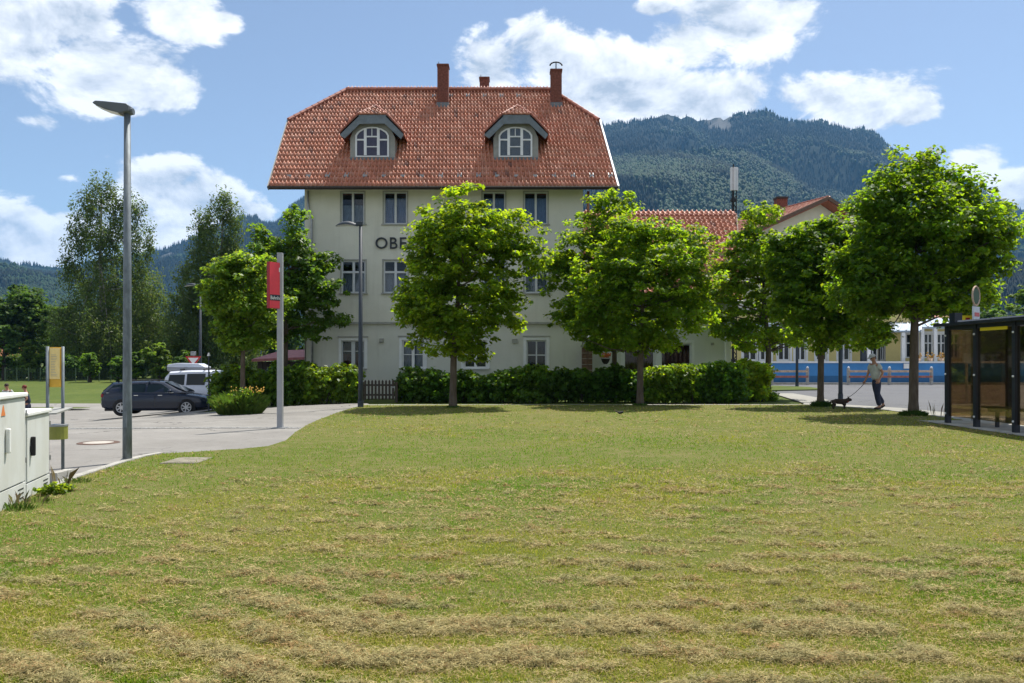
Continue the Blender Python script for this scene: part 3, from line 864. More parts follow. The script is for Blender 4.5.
MB().add([(EX0 + .02, EY + .021, 8.70), (EX1 - .02, EY + .021, 8.70), (EX1 - .02, YU - .003, 8.885), (EX0 + .02, YU - .003, 8.885), (EX0 + .02, EY + .021, 8.71), (EX1 - .02, EY + .021, 8.71), (EX1 - .02, YU - .003, 8.90), (EX0 + .02, YU - .003, 8.90)], [(0, 3, 2, 1), (4, 5, 6, 7), (0, 1, 5, 4), (1, 2, 6, 5), (2, 3, 7, 6), (3, 0, 4, 7)]).build('soffit', M['plaster'], hb)
mb = MB()
def hook(u, t):
    p = RP(u, t, 0.10)
    mb.bar(p + Vector((-0.09, 0, 0)), p + Vector((0.09, 0, 0)), 0.03, 0.09)
    mb.bar(p + Vector((-0.07, 0.02, -0.07)), p + Vector((-0.07, 0.25, 0.18)), 0.03)
    mb.bar(p + Vector((0.07, 0.02, -0.07)), p + Vector((0.07, 0.25, 0.18)), 0.03)
for k in range(18): hook(0.75 + k * 0.795, 0.52)
for k in range(6): hook(UA + 4.3 + k * 0.82, TR - 0.45)
tag(mb.build('snow_guard', M['zinc'], hb), 'small grey snow guards in rows above the eave and below the ridge', kind='stuff')


# chimneys ------------------------------------------------------
def chimney(pxa, pxb, pyt, t, wd=None, cowl=False):
    Y = EY + t
    xa, xb = PX(pxa, Y), PX(pxb, Y)
    zt = PZ(pyt, Y); zb = EZ + SL * min(t, 2 * TR - t) - 0.3
    dp = 0.55
    o = MB().box(xa, xb, Y, Y + dp, zb, zt).build('chimney', M['brick'], hb)
    MB().box(xa - 0.03, xb + 0.03, Y - 0.03, Y + dp + 0.03, zt - 0.10, zt - 0.02).build('cap', M['brick'], o)
    MB().box(xa - 0.03, xb + 0.03, Y - 0.03, Y + dp + 0.03, zb, zb + 0.55).build('flashing', M['slate_blue'], o)
    cx = (xa + xb) / 2
    if cowl:
        m2 = MB()
        arc = [(cx - 0.30 * math.cos(a), Y + 0.25, zt + 0.20 + 0.2 * math.sin(a)) for a in np.linspace(0.15, math.pi - 0.15, 9)]
        m2.tube(arc, 0.035, 6)
        m2.tube([(cx, Y + 0.25, zt - 0.05), (cx, Y + 0.25, zt + 0.4)], 0.025, 6)
        m2.tube([(cx, Y + 0.25, zt - 0.02), (cx, Y + 0.25, zt + 0.06)], [0.14, 0.10], 8)
        m2.build('cowl', M['black'], o)
    else:
        MB().tube([(xa + 0.06, Y + 0.1, zt - 0.05), (xa + 0.06, Y + 0.1, zt + 0.12)], 0.02, 6).build('rod', M['zinc'], o)
    return o


chimney(437.3, 448.2, 63.5, 5.0)
chimney(550.8, 561.8, 68.5, 5.0, cowl=True)
chimney(479.6, 489, 76.5, 7.4)


# dormers -------------------------------------------------------
def dormer(dpx, curtain):
    Y = 34.50
    dx = dpx / F * Y
    def fx(zx): return PX(335 + zx / 10.5, Y) + dx
    def fz(zy): return PZ(100 + zy / 10.5, Y)
    def P2(pts, f=1.0): return [(fx(a), fz(b)) for a, b in pts]
    panel = [(160, 640), (160, 400), (200, 300), (262, 235), (520, 235), (590, 310), (630, 400), (630, 640)]
    d = MB().prism(P2(panel), 'y', Y, Y + 2.2).build('dormer', M['slate_light'], hb)
    MB().box(fx(150), fx(640), Y - 0.05, Y - 0.003, fz(636), fz(606)).build('dormer_sill', M['slate_blue'], d)
    arch = [(215, 600), (215, 372), (240, 337), (290, 306), (345, 289), (391, 285), (440, 289), (496, 306), (545, 337), (568, 372), (568, 600)]
    c0 = (391, 450)
    inner = [(c0[0] + (a - c0[0]) * 0.90, c0[1] + (b - c0[1]) * 0.92) for a, b in arch]
    # frame ring
    A = P2(arch); I = P2(inner); n = len(A)
    vs = [(a[0], Y - 0.06, a[1]) for a in A] + [(a[0], Y - 0.06, a[1]) for a in I] + [(a[0], Y - 0.004, a[1]) for a in A] + [(a[0], Y - 0.004, a[1]) for a in I]
    fs = []
    for k in range(n):
        j = (k + 1) % n
        fs += [(k, j, n + j, n + k), (k, 2 * n + k, 2 * n + j, j), (n + k, n + j, 3 * n + j, 3 * n + k)]
    fr = MB().add(vs, fs)
    def bx(a, b, c, e, pr=0.055): fr.box(fx(a), fx(b), Y - pr, Y - 0.004, fz(e), fz(c))
    bx(306, 334, 300, 582, 0.068); bx(443, 471, 300, 582, 0.068)
    bx(232, 306, 412, 428); bx(471, 552, 412, 428)
    bx(334, 443, 380, 394); bx(334, 443, 488, 498); bx(385, 393, 300, 380, 0.05)
    fr.build('dormer_window_frame', M['white'], hb)
    MB().prism([(fx(a), fz(b)) for a, b in inner], 'y', Y - 0.030, Y - 0.024).build('dormer_pane', M['glass'], hb)
    MB().prism([(fx(a), fz(b)) for a, b in inner], 'y', Y - 0.014, Y - 0.006).build('dormer_curtain', M[curtain], hb)
    # hood
    Yh = 34.2
    dxh = dpx / F * Yh + (dx - dpx / F * Yh)
    def hx(zx): return PX(335 + zx / 10.5, Yh) + dx
    def hz(zy): return PZ(100 + zy / 10.5, Yh)
    hood = [(50, 368), (60, 335), (225, 165), (250, 155), (530, 155), (556, 166), (722, 352), (716, 372), (692, 408), (520, 246), (258, 250), (100, 402)]
    MB().prism([(hx(a), hz(b)) for a, b in hood], 'y', Yh, Yh + 0.07).build('dormer_hood', M['slate_blue'], hb)
    # roof of the dormer: two slopes, small hip in front
    ap = Vector((hx(398), 34.95, PZ(106.6, 34.95))); apb = ap + Vector((SH * 3.2, 3.2, 0))
    l0 = Vector((hx(50), Yh, hz(345))); r0 = Vector((hx(724), Yh, hz(345)))
    la = Vector((hx(250), Yh, hz(152))); ra = Vector((hx(532), Yh, hz(152)))
    mb = MB()
    for (e0, a0) in ((l0, la), (r0, ra)):
        eb = e0 + Vector((0, 3.4, 0))
        ab = Vector((ap.x, ap.y + 2.6, ap.z))
        mb.add([e0, a0, ap, ab, eb], [(0, 1, 2), (0, 2, 3), (0, 3, 4)])
        dn = Vector((0, 0, -0.08))
        mb.add([e0 + dn, a0 + dn, ap + dn, ab + dn, eb + dn, e0, a0, ap, ab, eb], [(0, 1, 2), (0, 2, 3), (0, 3, 4), (0, 1, 6, 5), (0, 5, 9, 4)])
    mb.add([la, ra, ap], [(0, 1, 2)])
    mb.build('dormer_roof', M['tile_flat'], hb, fix=False)
    wd = (ra - la).length
    V = (ap - (la + ra) / 2)
    tiles_on('dormer_tiles', la + Vector((0, -0.02, 0.0)), (1, 0, 0), V, [(0, 0), (wd, 0), (wd / 2, V.length)], 0.165, 0.2, hb, 0.7)
    ridge_caps(la + Vector((-0.04, 0, 0.03)), ap + Vector((0, 0, 0.05)), hb, 0.055, 0.25, 'hip_tile')
    ridge_caps(ra + Vector((0.04, 0, 0.03)), ap + Vector((0, 0, 0.05)), hb, 0.055, 0.25, 'hip_tile')
    ridge_caps(l0 + Vector((0, 0, 0.05)), la + Vector((-0.04, 0, 0.04)), hb, 0.045, 0.25, 'verge_tile')
    ridge_caps(r0 + Vector((0, 0, 0.05)), ra + Vector((0.04, 0, 0.04)), hb, 0.045, 0.25, 'verge_tile')


dormer(0, 'curtain_mauve')
dormer(143.2, 'curtain_slate')

# lettering -----------------------------------------------------
def text_mesh(ch, size_w, size_h, extr, offset=0.0):
    cu = bpy.data.curves.new('letter', 'FONT'); cu.body = ch; cu.extrude = 0.05; cu.offset = offset; cu.resolution_u = 4
    to = bpy.data.objects.new('letter_tmp', cu); COL.objects.link(to)
    dg = bpy.context.evaluated_depsgraph_get()
    me = bpy.data.meshes.new_from_object(to.evaluated_get(dg))
    bpy.data.objects.remove(to)
    co = np.empty(len(me.vertices) * 3, dtype=np.float32); me.vertices.foreach_get('co', co); co = co.reshape(-1, 3)
    mn, mx = co.min(0), co.max(0)
    c = (co - mn) / np.maximum(mx - mn, 1e-6)
    out = np.stack([c[:, 0] * size_w, (0.5 - c[:, 2]) * extr, c[:, 1] * size_h], 1)
    me.vertices.foreach_set('co', out.astype(np.float32).ravel()); me.update()
    return me


wid = {'O': 1.06, 'B': .66, 'E': .58, 'R': .66, 'A': .92, 'M': 1.05, 'G': 1.02, 'U': .78}
px = 375.6; lh = 11.4
for ch in 'OBERAMMERGAU':
    wpx = wid[ch] * lh
    me = text_mesh(ch, wpx / F * YU, lh / F * YU, 0.05, 0.006)
    me.materials.clear(); me.materials.append(M['letter'])
    o = bpy.data.objects.new('letter', me); COL.objects.link(o); o.parent = hb
    o.location = Vector((PX(px, YU), YU - 0.045, PZ(248.9, YU))) - ORG[hb]
    o['label'] = 'dark letter %s of the name on the house wall' % ch
    px += wpx + 2.4

# ------------------------------------------------------------------ the low wing
wg = root('house_wing', (6.3, 35, 0), 'low white side wing with red tiled roof and wide dark windows', 'house wing')
WY = 35.0
wx0, wx1 = 3.06, PX(731, WY)
wh = [wrect(623.5, 655, 343, 385, WY), wrect(660.5, 691.5, 343, 385, WY)]
mb = MB(); wall_y(mb, wx0, wx1, -0.2, 4.25, WY, wh, 0.2)
mb.build('front_wall', M['white_wall'], wg, fix=False)
mb = MB()
mb.quad((wx1, WY, -0.2), (wx1 + 0.4, 46, -0.2), (wx1 + 0.4, 46, 4.25), (wx1, WY, 4.25))
mb.add([(wx1, WY, 4.25), (wx1 + 0.4, 46, 4.25), (wx1 + 0.8, 40.3, 8.5)], [(0, 1, 2)])
mb.quad((wx0, 46, -0.2), (wx1 + 0.4, 46, -0.2), (wx1 + 0.4, 46, 4.25), (wx0, 46, 4.25))
mb.build('side_wall', M['white_wall'], wg)
for h in wh:
    window(wg, *h, WY, 1, (), 0.07, 0.1, 'curtain_red', (0.0, 0.97), sill=False, surround=0.12, mat='white', wname='wide_window')
O = Vector((wx0 - 0.1, 34.45, 4.2)); VV = Vector((0, 5.75, 4.67)); LV = VV.length
tiles_on('roof_tiles', O + Vector((0, 0, 0.03)), (1, 0, 0), VV, [(0, 0), (9.95 - O.x, 0), (11.3 - O.x, LV), (0, LV)], 0.245, LV / 20, wg, 1.5, 1.05, 1.4)
mb = MB()
a, b_, c_, d_ = Vector((O.x, 34.45, 4.17)), Vector((9.95, 34.45, 4.17)), Vector((11.3, 40.2, 8.84)), Vector((O.x, 40.2, 8.84))
dn = Vector((0, 0, -0.12))
mb.add([a, b_, c_, d_, a + dn, b_ + dn, c_ + dn, d_ + dn], [(0, 1, 2, 3), (4, 7, 6, 5), (0, 4, 5, 1), (1, 5, 6, 2), (2, 6, 7, 3)])
e_, f_ = Vector((10.6, 46.4, 4.1)), Vector((O.x, 46.4, 4.1))
mb.add([d_, c_, e_, f_], [(0, 1, 2, 3)])
mb.build('roof_deck', M['eave_board'], wg)
ridge_caps(d_ + Vector((0, 0, 0.07)), c_ + Vector((0, 0, 0.07)), wg, 0.10)
MB().bar(b_ + Vector((0.04, 0, 0.02)), c_ + Vector((0.04, 0, 0.02)), 0.06, 0.2).build('barge_board', M['eave_board'], wg)
MB().tube([(O.x, 34.36, 4.12), (9.98, 34.36, 4.12)], 0.06, 8).build('gutter', M['zinc'], wg)
MB().tube([(9.35, 34.92, 4.1), (9.35, 34.92, 0.0)], 0.04, 8).build('downpipe', M['white'], wg)
mb = MB(); mb.box(PX(711, WY), PX(713.5, WY), WY - 0.12, WY - 0.003, 2.25, 2.36)
mb.build('outdoor_lamp', M['trim'], wg)
# planter shelf with bricks and the flower basket
bp = root('brick_pier', (PX(587, 33.5), 33.5, 0), 'short dark brick pier standing at the right corner of the tall house', 'brick pier')
bw = 0.42
first = None
for r_ in range(9):
    zb = -0.02 + r_ * 0.24
    xc = PX(587, 33.5)
    for s_ in (0, 1):
        o = MB().box(xc - bw / 2 + s_ * bw / 2 + 0.005, xc - 0.005 + s_ * bw / 2, 33.3 + 0.01 * (r_ % 2), 33.7, zb, zb + 0.225).build('brick', M['pier_brick'], bp)
MB().box(PX(587, 33.5) - 0.25, PX(587, 33.5) + 0.25, 33.26, 33.74, 2.145, 2.2).build('coping', M['trim'], bp)
fb = root('flower_basket', (PX(605.5, 34.6), 34.6, 1.6), 'hanging basket of orange flowers on the white wing wall behind the hedge', 'flower basket')
xb = PX(605.5, 34.6)
MB().tube([(xb, 34.6, 1.42), (xb, 34.6, 1.52), (xb, 34.6, 1.66)], [0.07, 0.15, 0.2], 10).build('basket', M['wood_dark'], fb)
mb = MB(); mb.bar((xb, 34.997, 2.3), (xb, 34.6, 2.3), 0.02)
for s_ in (-1, 1): mb.bar((xb, 34.6, 2.3), (xb + 0.18 * s_, 34.6, 1.66), 0.008)
mb.build('hanger', M['black'], fb)
mb = MB()
for k in range(60):
    a = random.random() * 6.28; r_ = 0.24 * math.sqrt(random.random())
    mb.sphere((xb + r_ * math.cos(a), 34.6 + r_ * 0.6 * math.sin(a), 1.72 + 0.2 * random.random() * (1 - r_)), 0.035, 5, 3)
tag(mb.build('blossoms', M['flower'], fb), kind='stuff')

# ------------------------------------------------------------------ gabled house behind, antenna
phi = math.radians(22)
gh = local_root('gabled_house', (0, 0, 0), 'cream gabled house with red roof and two brick chimneys behind the maples', 'house')
A0 = Vector((23.8, 60.0, 13.8)); dd = Vector((-math.sin(phi), math.cos(phi), 0)); uu = Vector((math.cos(phi), math.sin(phi), 0))
gp = math.tan(math.radians(23))
def GP(u, d, z): 
    p = A0 + uu * u + dd * d; return Vector((p.x, p.y, z))
zw = 13.8 - 6.6 * gp - 0.15
mb = MB()
mb.add([GP(-6, 0.9, -0.3), GP(6, 0.9, -0.3), GP(6, 0.9, zw), GP(0, 0.9, 13.55), GP(-6, 0.9, zw)], [(0, 1, 2, 3, 4)])
mb.quad(GP(-6, 0.9, -0.3), GP(-6, 15, -0.3), GP(-6, 15, zw), GP(-6, 0.9, zw))
mb.quad(GP(6, 0.9, -0.3), GP(6, 15, -0.3), GP(6, 15, zw), GP(6, 0.9, zw))
mb.add([GP(-6, 15, -0.3), GP(6, 15, -0.3), GP(6, 15, zw), GP(0, 15, 13.55), GP(-6, 15, zw)], [(0, 1, 2, 3, 4)])
mb.build('wall', M['cream'], gh)
for sgn in (-1, 1):
    ru = Vector((sgn * math.cos(phi), sgn * math.sin(phi), -gp)) if True else None
    Lr = 7.1 / 1.0
    if sgn < 0:
        O_ = GP(-7.1, 0.0, 13.8 - 7.1 * gp)
        tiles_on('roof_tiles', O_, dd, uu + Vector((0, 0, gp)), [(0, 0), (16, 0), (16, 7.1 * math.sqrt(1 + gp * gp)), (0, 7.1 * math.sqrt(1 + gp * gp))], 0.4, 0.5, gh, 1.2)
    mb = MB()
    p = [GP(0, 0, 13.78), GP(0, 16, 13.78), GP(sgn * 7.1, 16, 13.78 - 7.1 * gp), GP(sgn * 7.1, 0, 13.78 - 7.1 * gp)]
    mb.add(p + [q - Vector((0, 0, 0.22)) for q in p], [(0, 1, 2, 3), (7, 6, 5, 4), (0, 3, 7, 4), (2, 6, 7, 3), (1, 5, 6, 2)])
    mb.build('roof_slab', M['tile_flat'], gh)
    mb = MB(); mb.bar(GP(0, -0.06, 13.80), GP(sgn * 7.15, -0.06, 13.80 - 7.15 * gp), 0.10, 0.26, up=(0, 0, 1))
    mb.build('barge_board', M['eave_board'], gh)
ridge_caps(GP(0, 0, 13.86), GP(0, 16, 13.86), gh, 0.14, 0.5)
def gchim(pxa, pxb, pyt, pyb, d):
    c = GP(0.6, d, 0); Y = c.y; wd_ = (pxb - pxa) / F * Y
    x = PX((pxa + pxb) / 2, Y)
    o = MB().box(x - wd_ / 2, x + wd_ / 2, Y - 0.4, Y + 0.4, 12.5, PZ(pyt, Y)).build('chimney', M['brick'], gh)
    MB().box(x - wd_ / 2 - 0.06, x + wd_ / 2 + 0.06, Y - 0.46, Y + 0.46, PZ(pyt, Y) - 0.001, PZ(pyt, Y) + 0.16).build('cap', M['wood_dark'], o)
gchim(775.6, 785.8, 199.5, 214, 5.1); gchim(742.5, 752, 213, 222, 9.4)
for (u, z) in ((-3.6, 4.2), (0, 4.2), (3.6, 4.2), (-3.6, 7.2), (0, 7.2), (3.6, 7.2), (0, 10.2)):
    c = GP(u, 0.88, z); mb = MB()
    mb.bar(c, c + Vector((0, 0, 1.5)), 1.3, 0.06, up=uu.cross(Vector((0, 0, 1))))
    o = mb.build('window', M['white'], gh)
    c2 = GP(u, 0.84, z + 0.1)
    for s_ in (-1, 1):
        c3 = c2 + uu * 0.3 * s_
        MB().bar(c3, c3 + Vector((0, 0, 1.3)), 0.5, 0.03, up=uu.cross(Vector((0, 0, 1)))).build('pane', M['car_glass'], o)

am = root('antenna_mast', (PX(734.3, 50), 50, 0), 'dark lattice mast carrying a white phone antenna panel behind the wing roof', 'antenna mast')
xa = PX(734.3, 50)
mb = MB()
za, zb = 0.0, PZ(166, 50)
for s_ in (-1, 1): mb.tube([(xa + 0.13 * s_, 50, za), (xa + 0.13 * s_, 50, PZ(190, 50))], 0.035, 6)
mb.tube([(xa, 50.2, za), (xa, 50.2, PZ(163.5, 50))], 0.05, 6)
zz_ = 0.2
k = 0
while zz_ < PZ(192, 50) - 0.4:
    s_ = 1 if k % 2 else -1
    mb.bar((xa - 0.13 * s_, 50, zz_), (xa + 0.13 * s_, 50, zz_ + 0.42), 0.045); zz_ += 0.42; k += 1
    if k % 3 == 0: mb.box(xa - 0.22, xa + 0.1, 49.9, 50.1, zz_, zz_ + 0.2)
mb.build('mast', M['black'], am)
for s_ in (-1, 0, 1):
    MB().box(xa - 0.07 + s_ * 0.165, xa + 0.07 + s_ * 0.165, 49.86 + abs(s_) * 0.1, 50.02 + abs(s_) * 0.1, PZ(190.5, 50), PZ(167.5, 50)).build('antenna_panel', M['antenna'], am, bevel=0.02)

# ------------------------------------------------------------------ yellow building with veranda
YB = 56.0
yb = root('yellow_building', (24, YB, 0), 'long yellow station building with white framed windows behind the blue wall', 'building')
holes = [wrect(a, b, 328, 360.5, YB) for a, b in ((743, 757), (760, 771), (778, 790), (795, 806), (816, 827), (838, 850), (868, 878), (880, 886))]
mb = MB(); wall_y(mb, PX(733, YB), PX(917, YB), 0, 5.0, YB, holes, 0.2)
xl, xr = PX(733, YB), PX(917, YB)
mb.quad((xl, YB, 0), (xl, YB + 9, 0), (xl, YB + 9, 5), (xl, YB, 5)); mb.quad((xr, YB, 0), (xr, YB + 9, 0), (xr, YB + 9, 5), (xr, YB, 5))
mb.quad((xl, YB + 9, 0), (xr, YB + 9, 0), (xr, YB + 9, 5), (xl, YB + 9, 5))
mb.build('wall', M['yellow_wall'], yb, fix=False)
for h in holes: window(yb, *h, YB, 2, ((0.68, 0.08),), 0.09, 0.09, None, surround=0.13, mat='white')
mb = MB(); mb.add([(xl - 0.6, YB - 0.7, 4.1), (PX(884, YB - .7), YB - 0.7, 4.1), (PX(884, YB - .7), YB + 4.5, 5.4), (xl - 0.6, YB + 4.5, 5.4), (xl - 0.6, YB + 9.7, 4.8), (xr + .6, YB + 9.7, 4.8), (xr + .6, YB + 4.5, 5.4)], [(0, 1, 2, 3), (3, 6, 5, 4)])
mb.box(xl - 0.6, PX(884, YB - .7), YB - 0.75, YB - 0.70, 3.9, 4.12)
mb.build('roof', M['veranda_roof'], yb)

# veranda (glazed, grey metal roof) in front
vr = root('veranda', (PX(915, 54), 54, 0), 'glazed veranda with a grey standing seam roof on white posts behind the blue wall', 'veranda')
YV = 53.9
ez = PZ(330.5, YV)
pA, pB, pC, pD = (PX(884, YV), YV, ez), (PX(921, YV), YV, ez), (PX(921, 57.5), 57.5, PZ(317, 57.5)), (PX(893, 57.5), 57.5, PZ(317, 57.5))
pE, pF = (PX(962, 54.8), 54.8, PZ(326.5, 54.8)), (PX(962, 58), 58, PZ(319, 58))
pB2 = (PX(921.5, 54.8), 54.8, PZ(327.0, 54.8)); pC2 = (PX(913, 58), 58, PZ(317.5, 58))
mb = MB()
for q in ((pA, pB, pC, pD), (pB2, pE, pF, pC2)):
    q = [Vector(x) for x in q]
    mb.add(q + [x - Vector((0, 0, 0.12)) for x in q], [(0, 1, 2, 3), (7, 6, 5, 4), (0, 4, 5, 1), (1, 5, 6, 2), (3, 2, 6, 7), (0, 3, 7, 4)])
mb.build('roof', M['veranda_roof'], vr)
def seams(q, n):
    q = [Vector(x) for x in q]
    for k in range(n + 1):
        a = q[0].lerp(q[1], k / n) + Vector((0, 0, 0.03)); b = q[3].lerp(q[2], k / n) + Vector((0, 0, 0.03))
        MB().bar(a, b, 0.10, 0.08).build('seam', M['greywhite'], vr)
seams((pA, pB, pC, pD), 5); seams((pB2, pE, pF, pC2), 6)
for pxx, Yq in ((868.5, 54.0), (903, 54.0), (922, 54.6), (935, 54.6), (948, 54.6)):
    x = PX(pxx, Yq); MB().box(x - 0.11, x + 0.11, Yq - 0.1, Yq + 0.1, 0.0, (ez - 0.14 if pxx < 921 else pE[2] - 0.14)).build('post', M['white'], vr)
xv0, xv1 = PX(886, 55.4), PX(962, 55.4)
vh = [wrect(a, b, 333.5, 358, 55.4) for a, b in ((906, 917), (924, 933), (937, 946), (950, 959))]
mb = MB(); wall_y(mb, xv0, xv1, 0, pE[2] - 0.15, 55.4, vh, 0.12)
mb.build('wall', M['yellow_wall'], vr, fix=False)
for h in vh: window(vr, *h, 55.4, 2, ((0.62, 0.07),), 0.08, 0.08, None, surround=0.15, mat='white', sill=False)
MB().box(PX(862, 54), PX(866.5, 54), 54.0, 54.3, 0, 3.6).build('downpipe', M['dark_pole'], vr)
for pxx in (918, 930, 941):
    pot = root('flower_pot', (PX(pxx, 53.5), 53.5, 1.5), {918: 'yellow flowering pot on the blue wall left of the veranda corner post', 930: 'yellow flowering pot on the blue wall in the middle of the veranda', 941: 'yellow flowering pot on the blue wall at the right end of the veranda'}[pxx], 'flower pot', 'flower pots along the veranda')
    x = PX(pxx, 53.5)
    MB().tube([(x, 53.5, 1.5), (x, 53.5, 1.72)], [0.13, 0.2], 8).build('pot', M['rail_wood'], pot)
    mb = MB()
    for k in range(14): mb.sphere((x + random.uniform(-.22, .22), 53.5 + random.uniform(-.2, .2), 1.75 + random.random() * .35), 0.07, 5, 3)
    tag(mb.build('blossoms', M['blossom_ochre'], pot), kind='stuff')

# blue wall
bw_ = root('blue_wall', (20, 53, 0), 'long bright blue terrace wall with a white coping and darker blue base across the road', 'wall')
x0_, x1_ = PX(716, 53), PX(1075, 53)
MB().box(x0_, x1_, 53.0, 53.3, 0.55, PZ(363, 53)).build('wall_face', M['blue_wall'], bw_)
MB().box(x0_, x1_, 52.98, 53.3, 0.1, 0.55).build('wall_base', M['blue_dark'], bw_)
MB().box(x0_, x1_, 52.93, 53.55, PZ(363, 53) - 0.002, PZ(361.3, 53)).build('coping', M['white'], bw_)
sg = MB().box(PX(904, 52.9), PX(909.5, 52.9), 52.88, 52.975, PZ(368.5, 53), PZ(361.8, 53) - 0.12).build('notice_board', M['signwhite'], None, loc=(PX(907, 52.9), 52.88, 1.2))
tag(sg, 'small white notice board fixed to the blue wall beside a white post', 'notice')
# rails
def rail(pts, label):
    r = root('rail_fence', (PX(pts[0], 51.2), 51.2, 0), label, 'rail fence', 'rail fences in front of the blue wall')
    for p in pts:
        x = PX(p, 51.2)
        o = MB().box(x - 0.075, x + 0.075, 51.13, 51.3, 0.0, PZ(368.4, 51.2)).build('post', M['rail_post'], r)
        MB().sphere((x, 51.2, PZ(368.4, 51.2) + 0.04), 0.085, 8, 5).build('post_cap', M['greywhite'], o)
    a, b = PX(pts[0], 51.2), PX(pts[-1], 51.2)
    MB().box(a, b, 51.06, 51.12, PZ(372.3, 51.2), PZ(370.2, 51.2)).build('rail', M['rail_wood'], r)
    MB().box(a, b, 51.06, 51.12, PZ(377.6, 51.2), PZ(375.7, 51.2)).build('rail', M['rail_red'], r)
    return r
rail([738, 772, 807.5], 'rail fence with white posts before the blue wall, beside the grass verge')
rail([848.5, 889.5, 931.5], 'rail fence with white posts before the blue wall, behind the walking person')
# low red-roofed building far right
lr = root('low_building', (PX(940, 78), 78, 0), 'low building with a dusty red roof seen above the veranda roof', 'building')
xA, xB = PX(905, 78), PX(975, 78)
MB().box(xA, xB, 78, 86, -0.1, 4.9).build('wall', M['white_wall'], lr)
mb = MB(); mb.add([(xA - .5, 77.4, PZ(325, 77.4)), (xB + .5, 77.4, PZ(325, 77.4)), (xB + .5, 82, PZ(315.5, 82)), (xA - .5, 82, PZ(315.5, 82)), (xB + .5, 86.6, 4.8), (xA - .5, 86.6, 4.8)], [(0, 1, 2, 3), (3, 2, 4, 5)])
mb.build('roof', M['tile_flat'], lr)

# ------------------------------------------------------------------ bus shelter
SX = 10.8
bs = root('bus_shelter', (11.6, 17.5, 0), 'dark navy bus shelter with brown tinted glass walls at the right edge of the lawn', 'bus shelter')
ys = [19.72, 18.5, 17.06, 15.6, 14.2]
zt = PZ(326.5, 19.7) + 0.03
def zr(y): return 2.44
for y in ys:
    o = MB().box(SX - 0.055, SX + 0.055, y - 0.055, y + 0.055, 0.045, 2.44).build('post', M['shelter'], bs)
    for z in (0.28, 1.25, 2.2):
        MB().sphere((SX - 0.062, y - 0.0, z), 0.026, 8, 5).build('bolt', M['signwhite'], o)
for y in (19.72, 14.2):
    MB().box(12.25, 12.36, y - 0.055, y + 0.055, 0.045, 2.44).build('post', M['shelter'], bs)
for a, b in zip(ys[:-1], ys[1:]):
    MB().box(SX - 0.006, SX + 0.006, b + 0.052, a - 0.052, 0.22, 2.33).build('glass_panel', M['glass_brown'], bs)
MB().box(SX + 0.07, 12.24, 19.714, 19.726, 0.22, 2.33).build('glass_panel', M['glass_brown'], bs)
mb = MB(); mb.box(SX - 0.03, SX + 0.03, 14.2, 19.72, 2.34, 2.44); mb.box(SX, 12.3, 19.69, 19.75, 2.34, 2.44)
mb.build('top_rail', M['shelter'], bs)
mb = MB(); mb.prism([(SX - 0.22, 2.43), (12.75, 2.43), (12.75, 2.50), (11.6, 2.57), (SX - 0.22, 2.50)], 'y', 13.9, 20.0)
mb.build('roof', M['shelter'], bs)
for y in (19.1, 17.8, 16.4, 15.0):
    MB().bar((SX - 0.1, y, 2.525), (11.6, y, 2.59), 0.05, 0.05).build('roof_rib', M['grey_pole'], bs)
MB().box(SX - 0.03, SX - 0.012, 17.32, 18.32, 2.27, 2.345).build('yellow_strip', M['yellow'], bs)
MB().box(PX(952.5, 19.6), PX(960, 19.6), 19.5, 19.75, 2.50, PZ(313, 19.6)).build('roof_box', M['shelter'], bs)
# bench in the shelter
bn = root('bench', (11.3, 17.2, 0.045), 'dark slatted bench inside the bus shelter behind the brown glass', 'bench')
for k in range(4): MB().box(11.02 + k * 0.11, 11.11 + k * 0.11, 15.8, 18.7, 0.48, 0.515).build('seat_slat', M['wood_dark'], bn)
for y in (16.1, 18.4):
    MB().box(11.03, 11.44, y, y + 0.06, 0.40, 0.477).build('bracket', M['shelter'], bn); MB().box(11.2, 11.27, y, y + 0.06, 0.045, 0.40).build('leg', M['shelter'], bn)
# timetable case on the glass
ti = MB().box(10.88, 10.92, 15.9, 16.7, 0.95, 2.0).build('timetable_case', M['shelter'], None, loc=(10.9, 16.3, 0.95)); tag(ti, 'dark timetable case hanging inside the bus shelter', 'timetable')

# yellow stop box and round stop sign beyond the shelter
yx = root('yellow_sign_box', (PX(967, 20.3), 20.3, 0.0), 'small yellow box sign with a dark mark standing just above the shelter roof', 'sign')
xs0, xs1 = PX(961, 20.3), PX(974, 20.3)
MB().box(xs0, xs1, 20.25, 20.35, PZ(320.5, 20.3), PZ(315.6, 20.3)).build('panel', M['yellow'], yx)
MB().box(PX(965.5, 20.25), PX(969.5, 20.25), 20.235, 20.248, PZ(320, 20.25), PZ(317.7, 20.25)).build('mark', M['dark_red'], yx)
MB().tube([(PX(972, 20.4), 20.4, 0.0), (PX(972, 20.4), 20.4, PZ(318, 20.4))], 0.03, 8).build('pole', M['grey_pole'], yx)
tp = root('thin_pole', (PX(966.5, 30), 30, 0), 'thin white pole rising behind the yellow box sign', 'pole')
MB().tube([(PX(966.5, 30), 30, 0), (PX(966.5, 30), 30, PZ(306.5, 30))], [0.05, 0.04], 8).build('shaft', M['white'], tp)
MB().sphere((PX(966.5, 30), 30, PZ(306.5, 30)), 0.05, 8, 5).build('cap', M['white'], tp)
st = local_root('bus_stop_sign', (PX(976, 20.15), 20.15, 0), 'bus stop pole topped by a pale ring shaped sign seen edge on over the shelter', 'bus stop sign', rz=math.radians(41))
zc = PZ(296, 20.15)
rr = 0.24
ring = [(rr * math.cos(a), 0, zc + rr * math.sin(a)) for a in np.linspace(0, 2 * math.pi, 25)]
MB().tube(ring, 0.022, 6, cap=False).build('ring', M['rail_wood'], st)
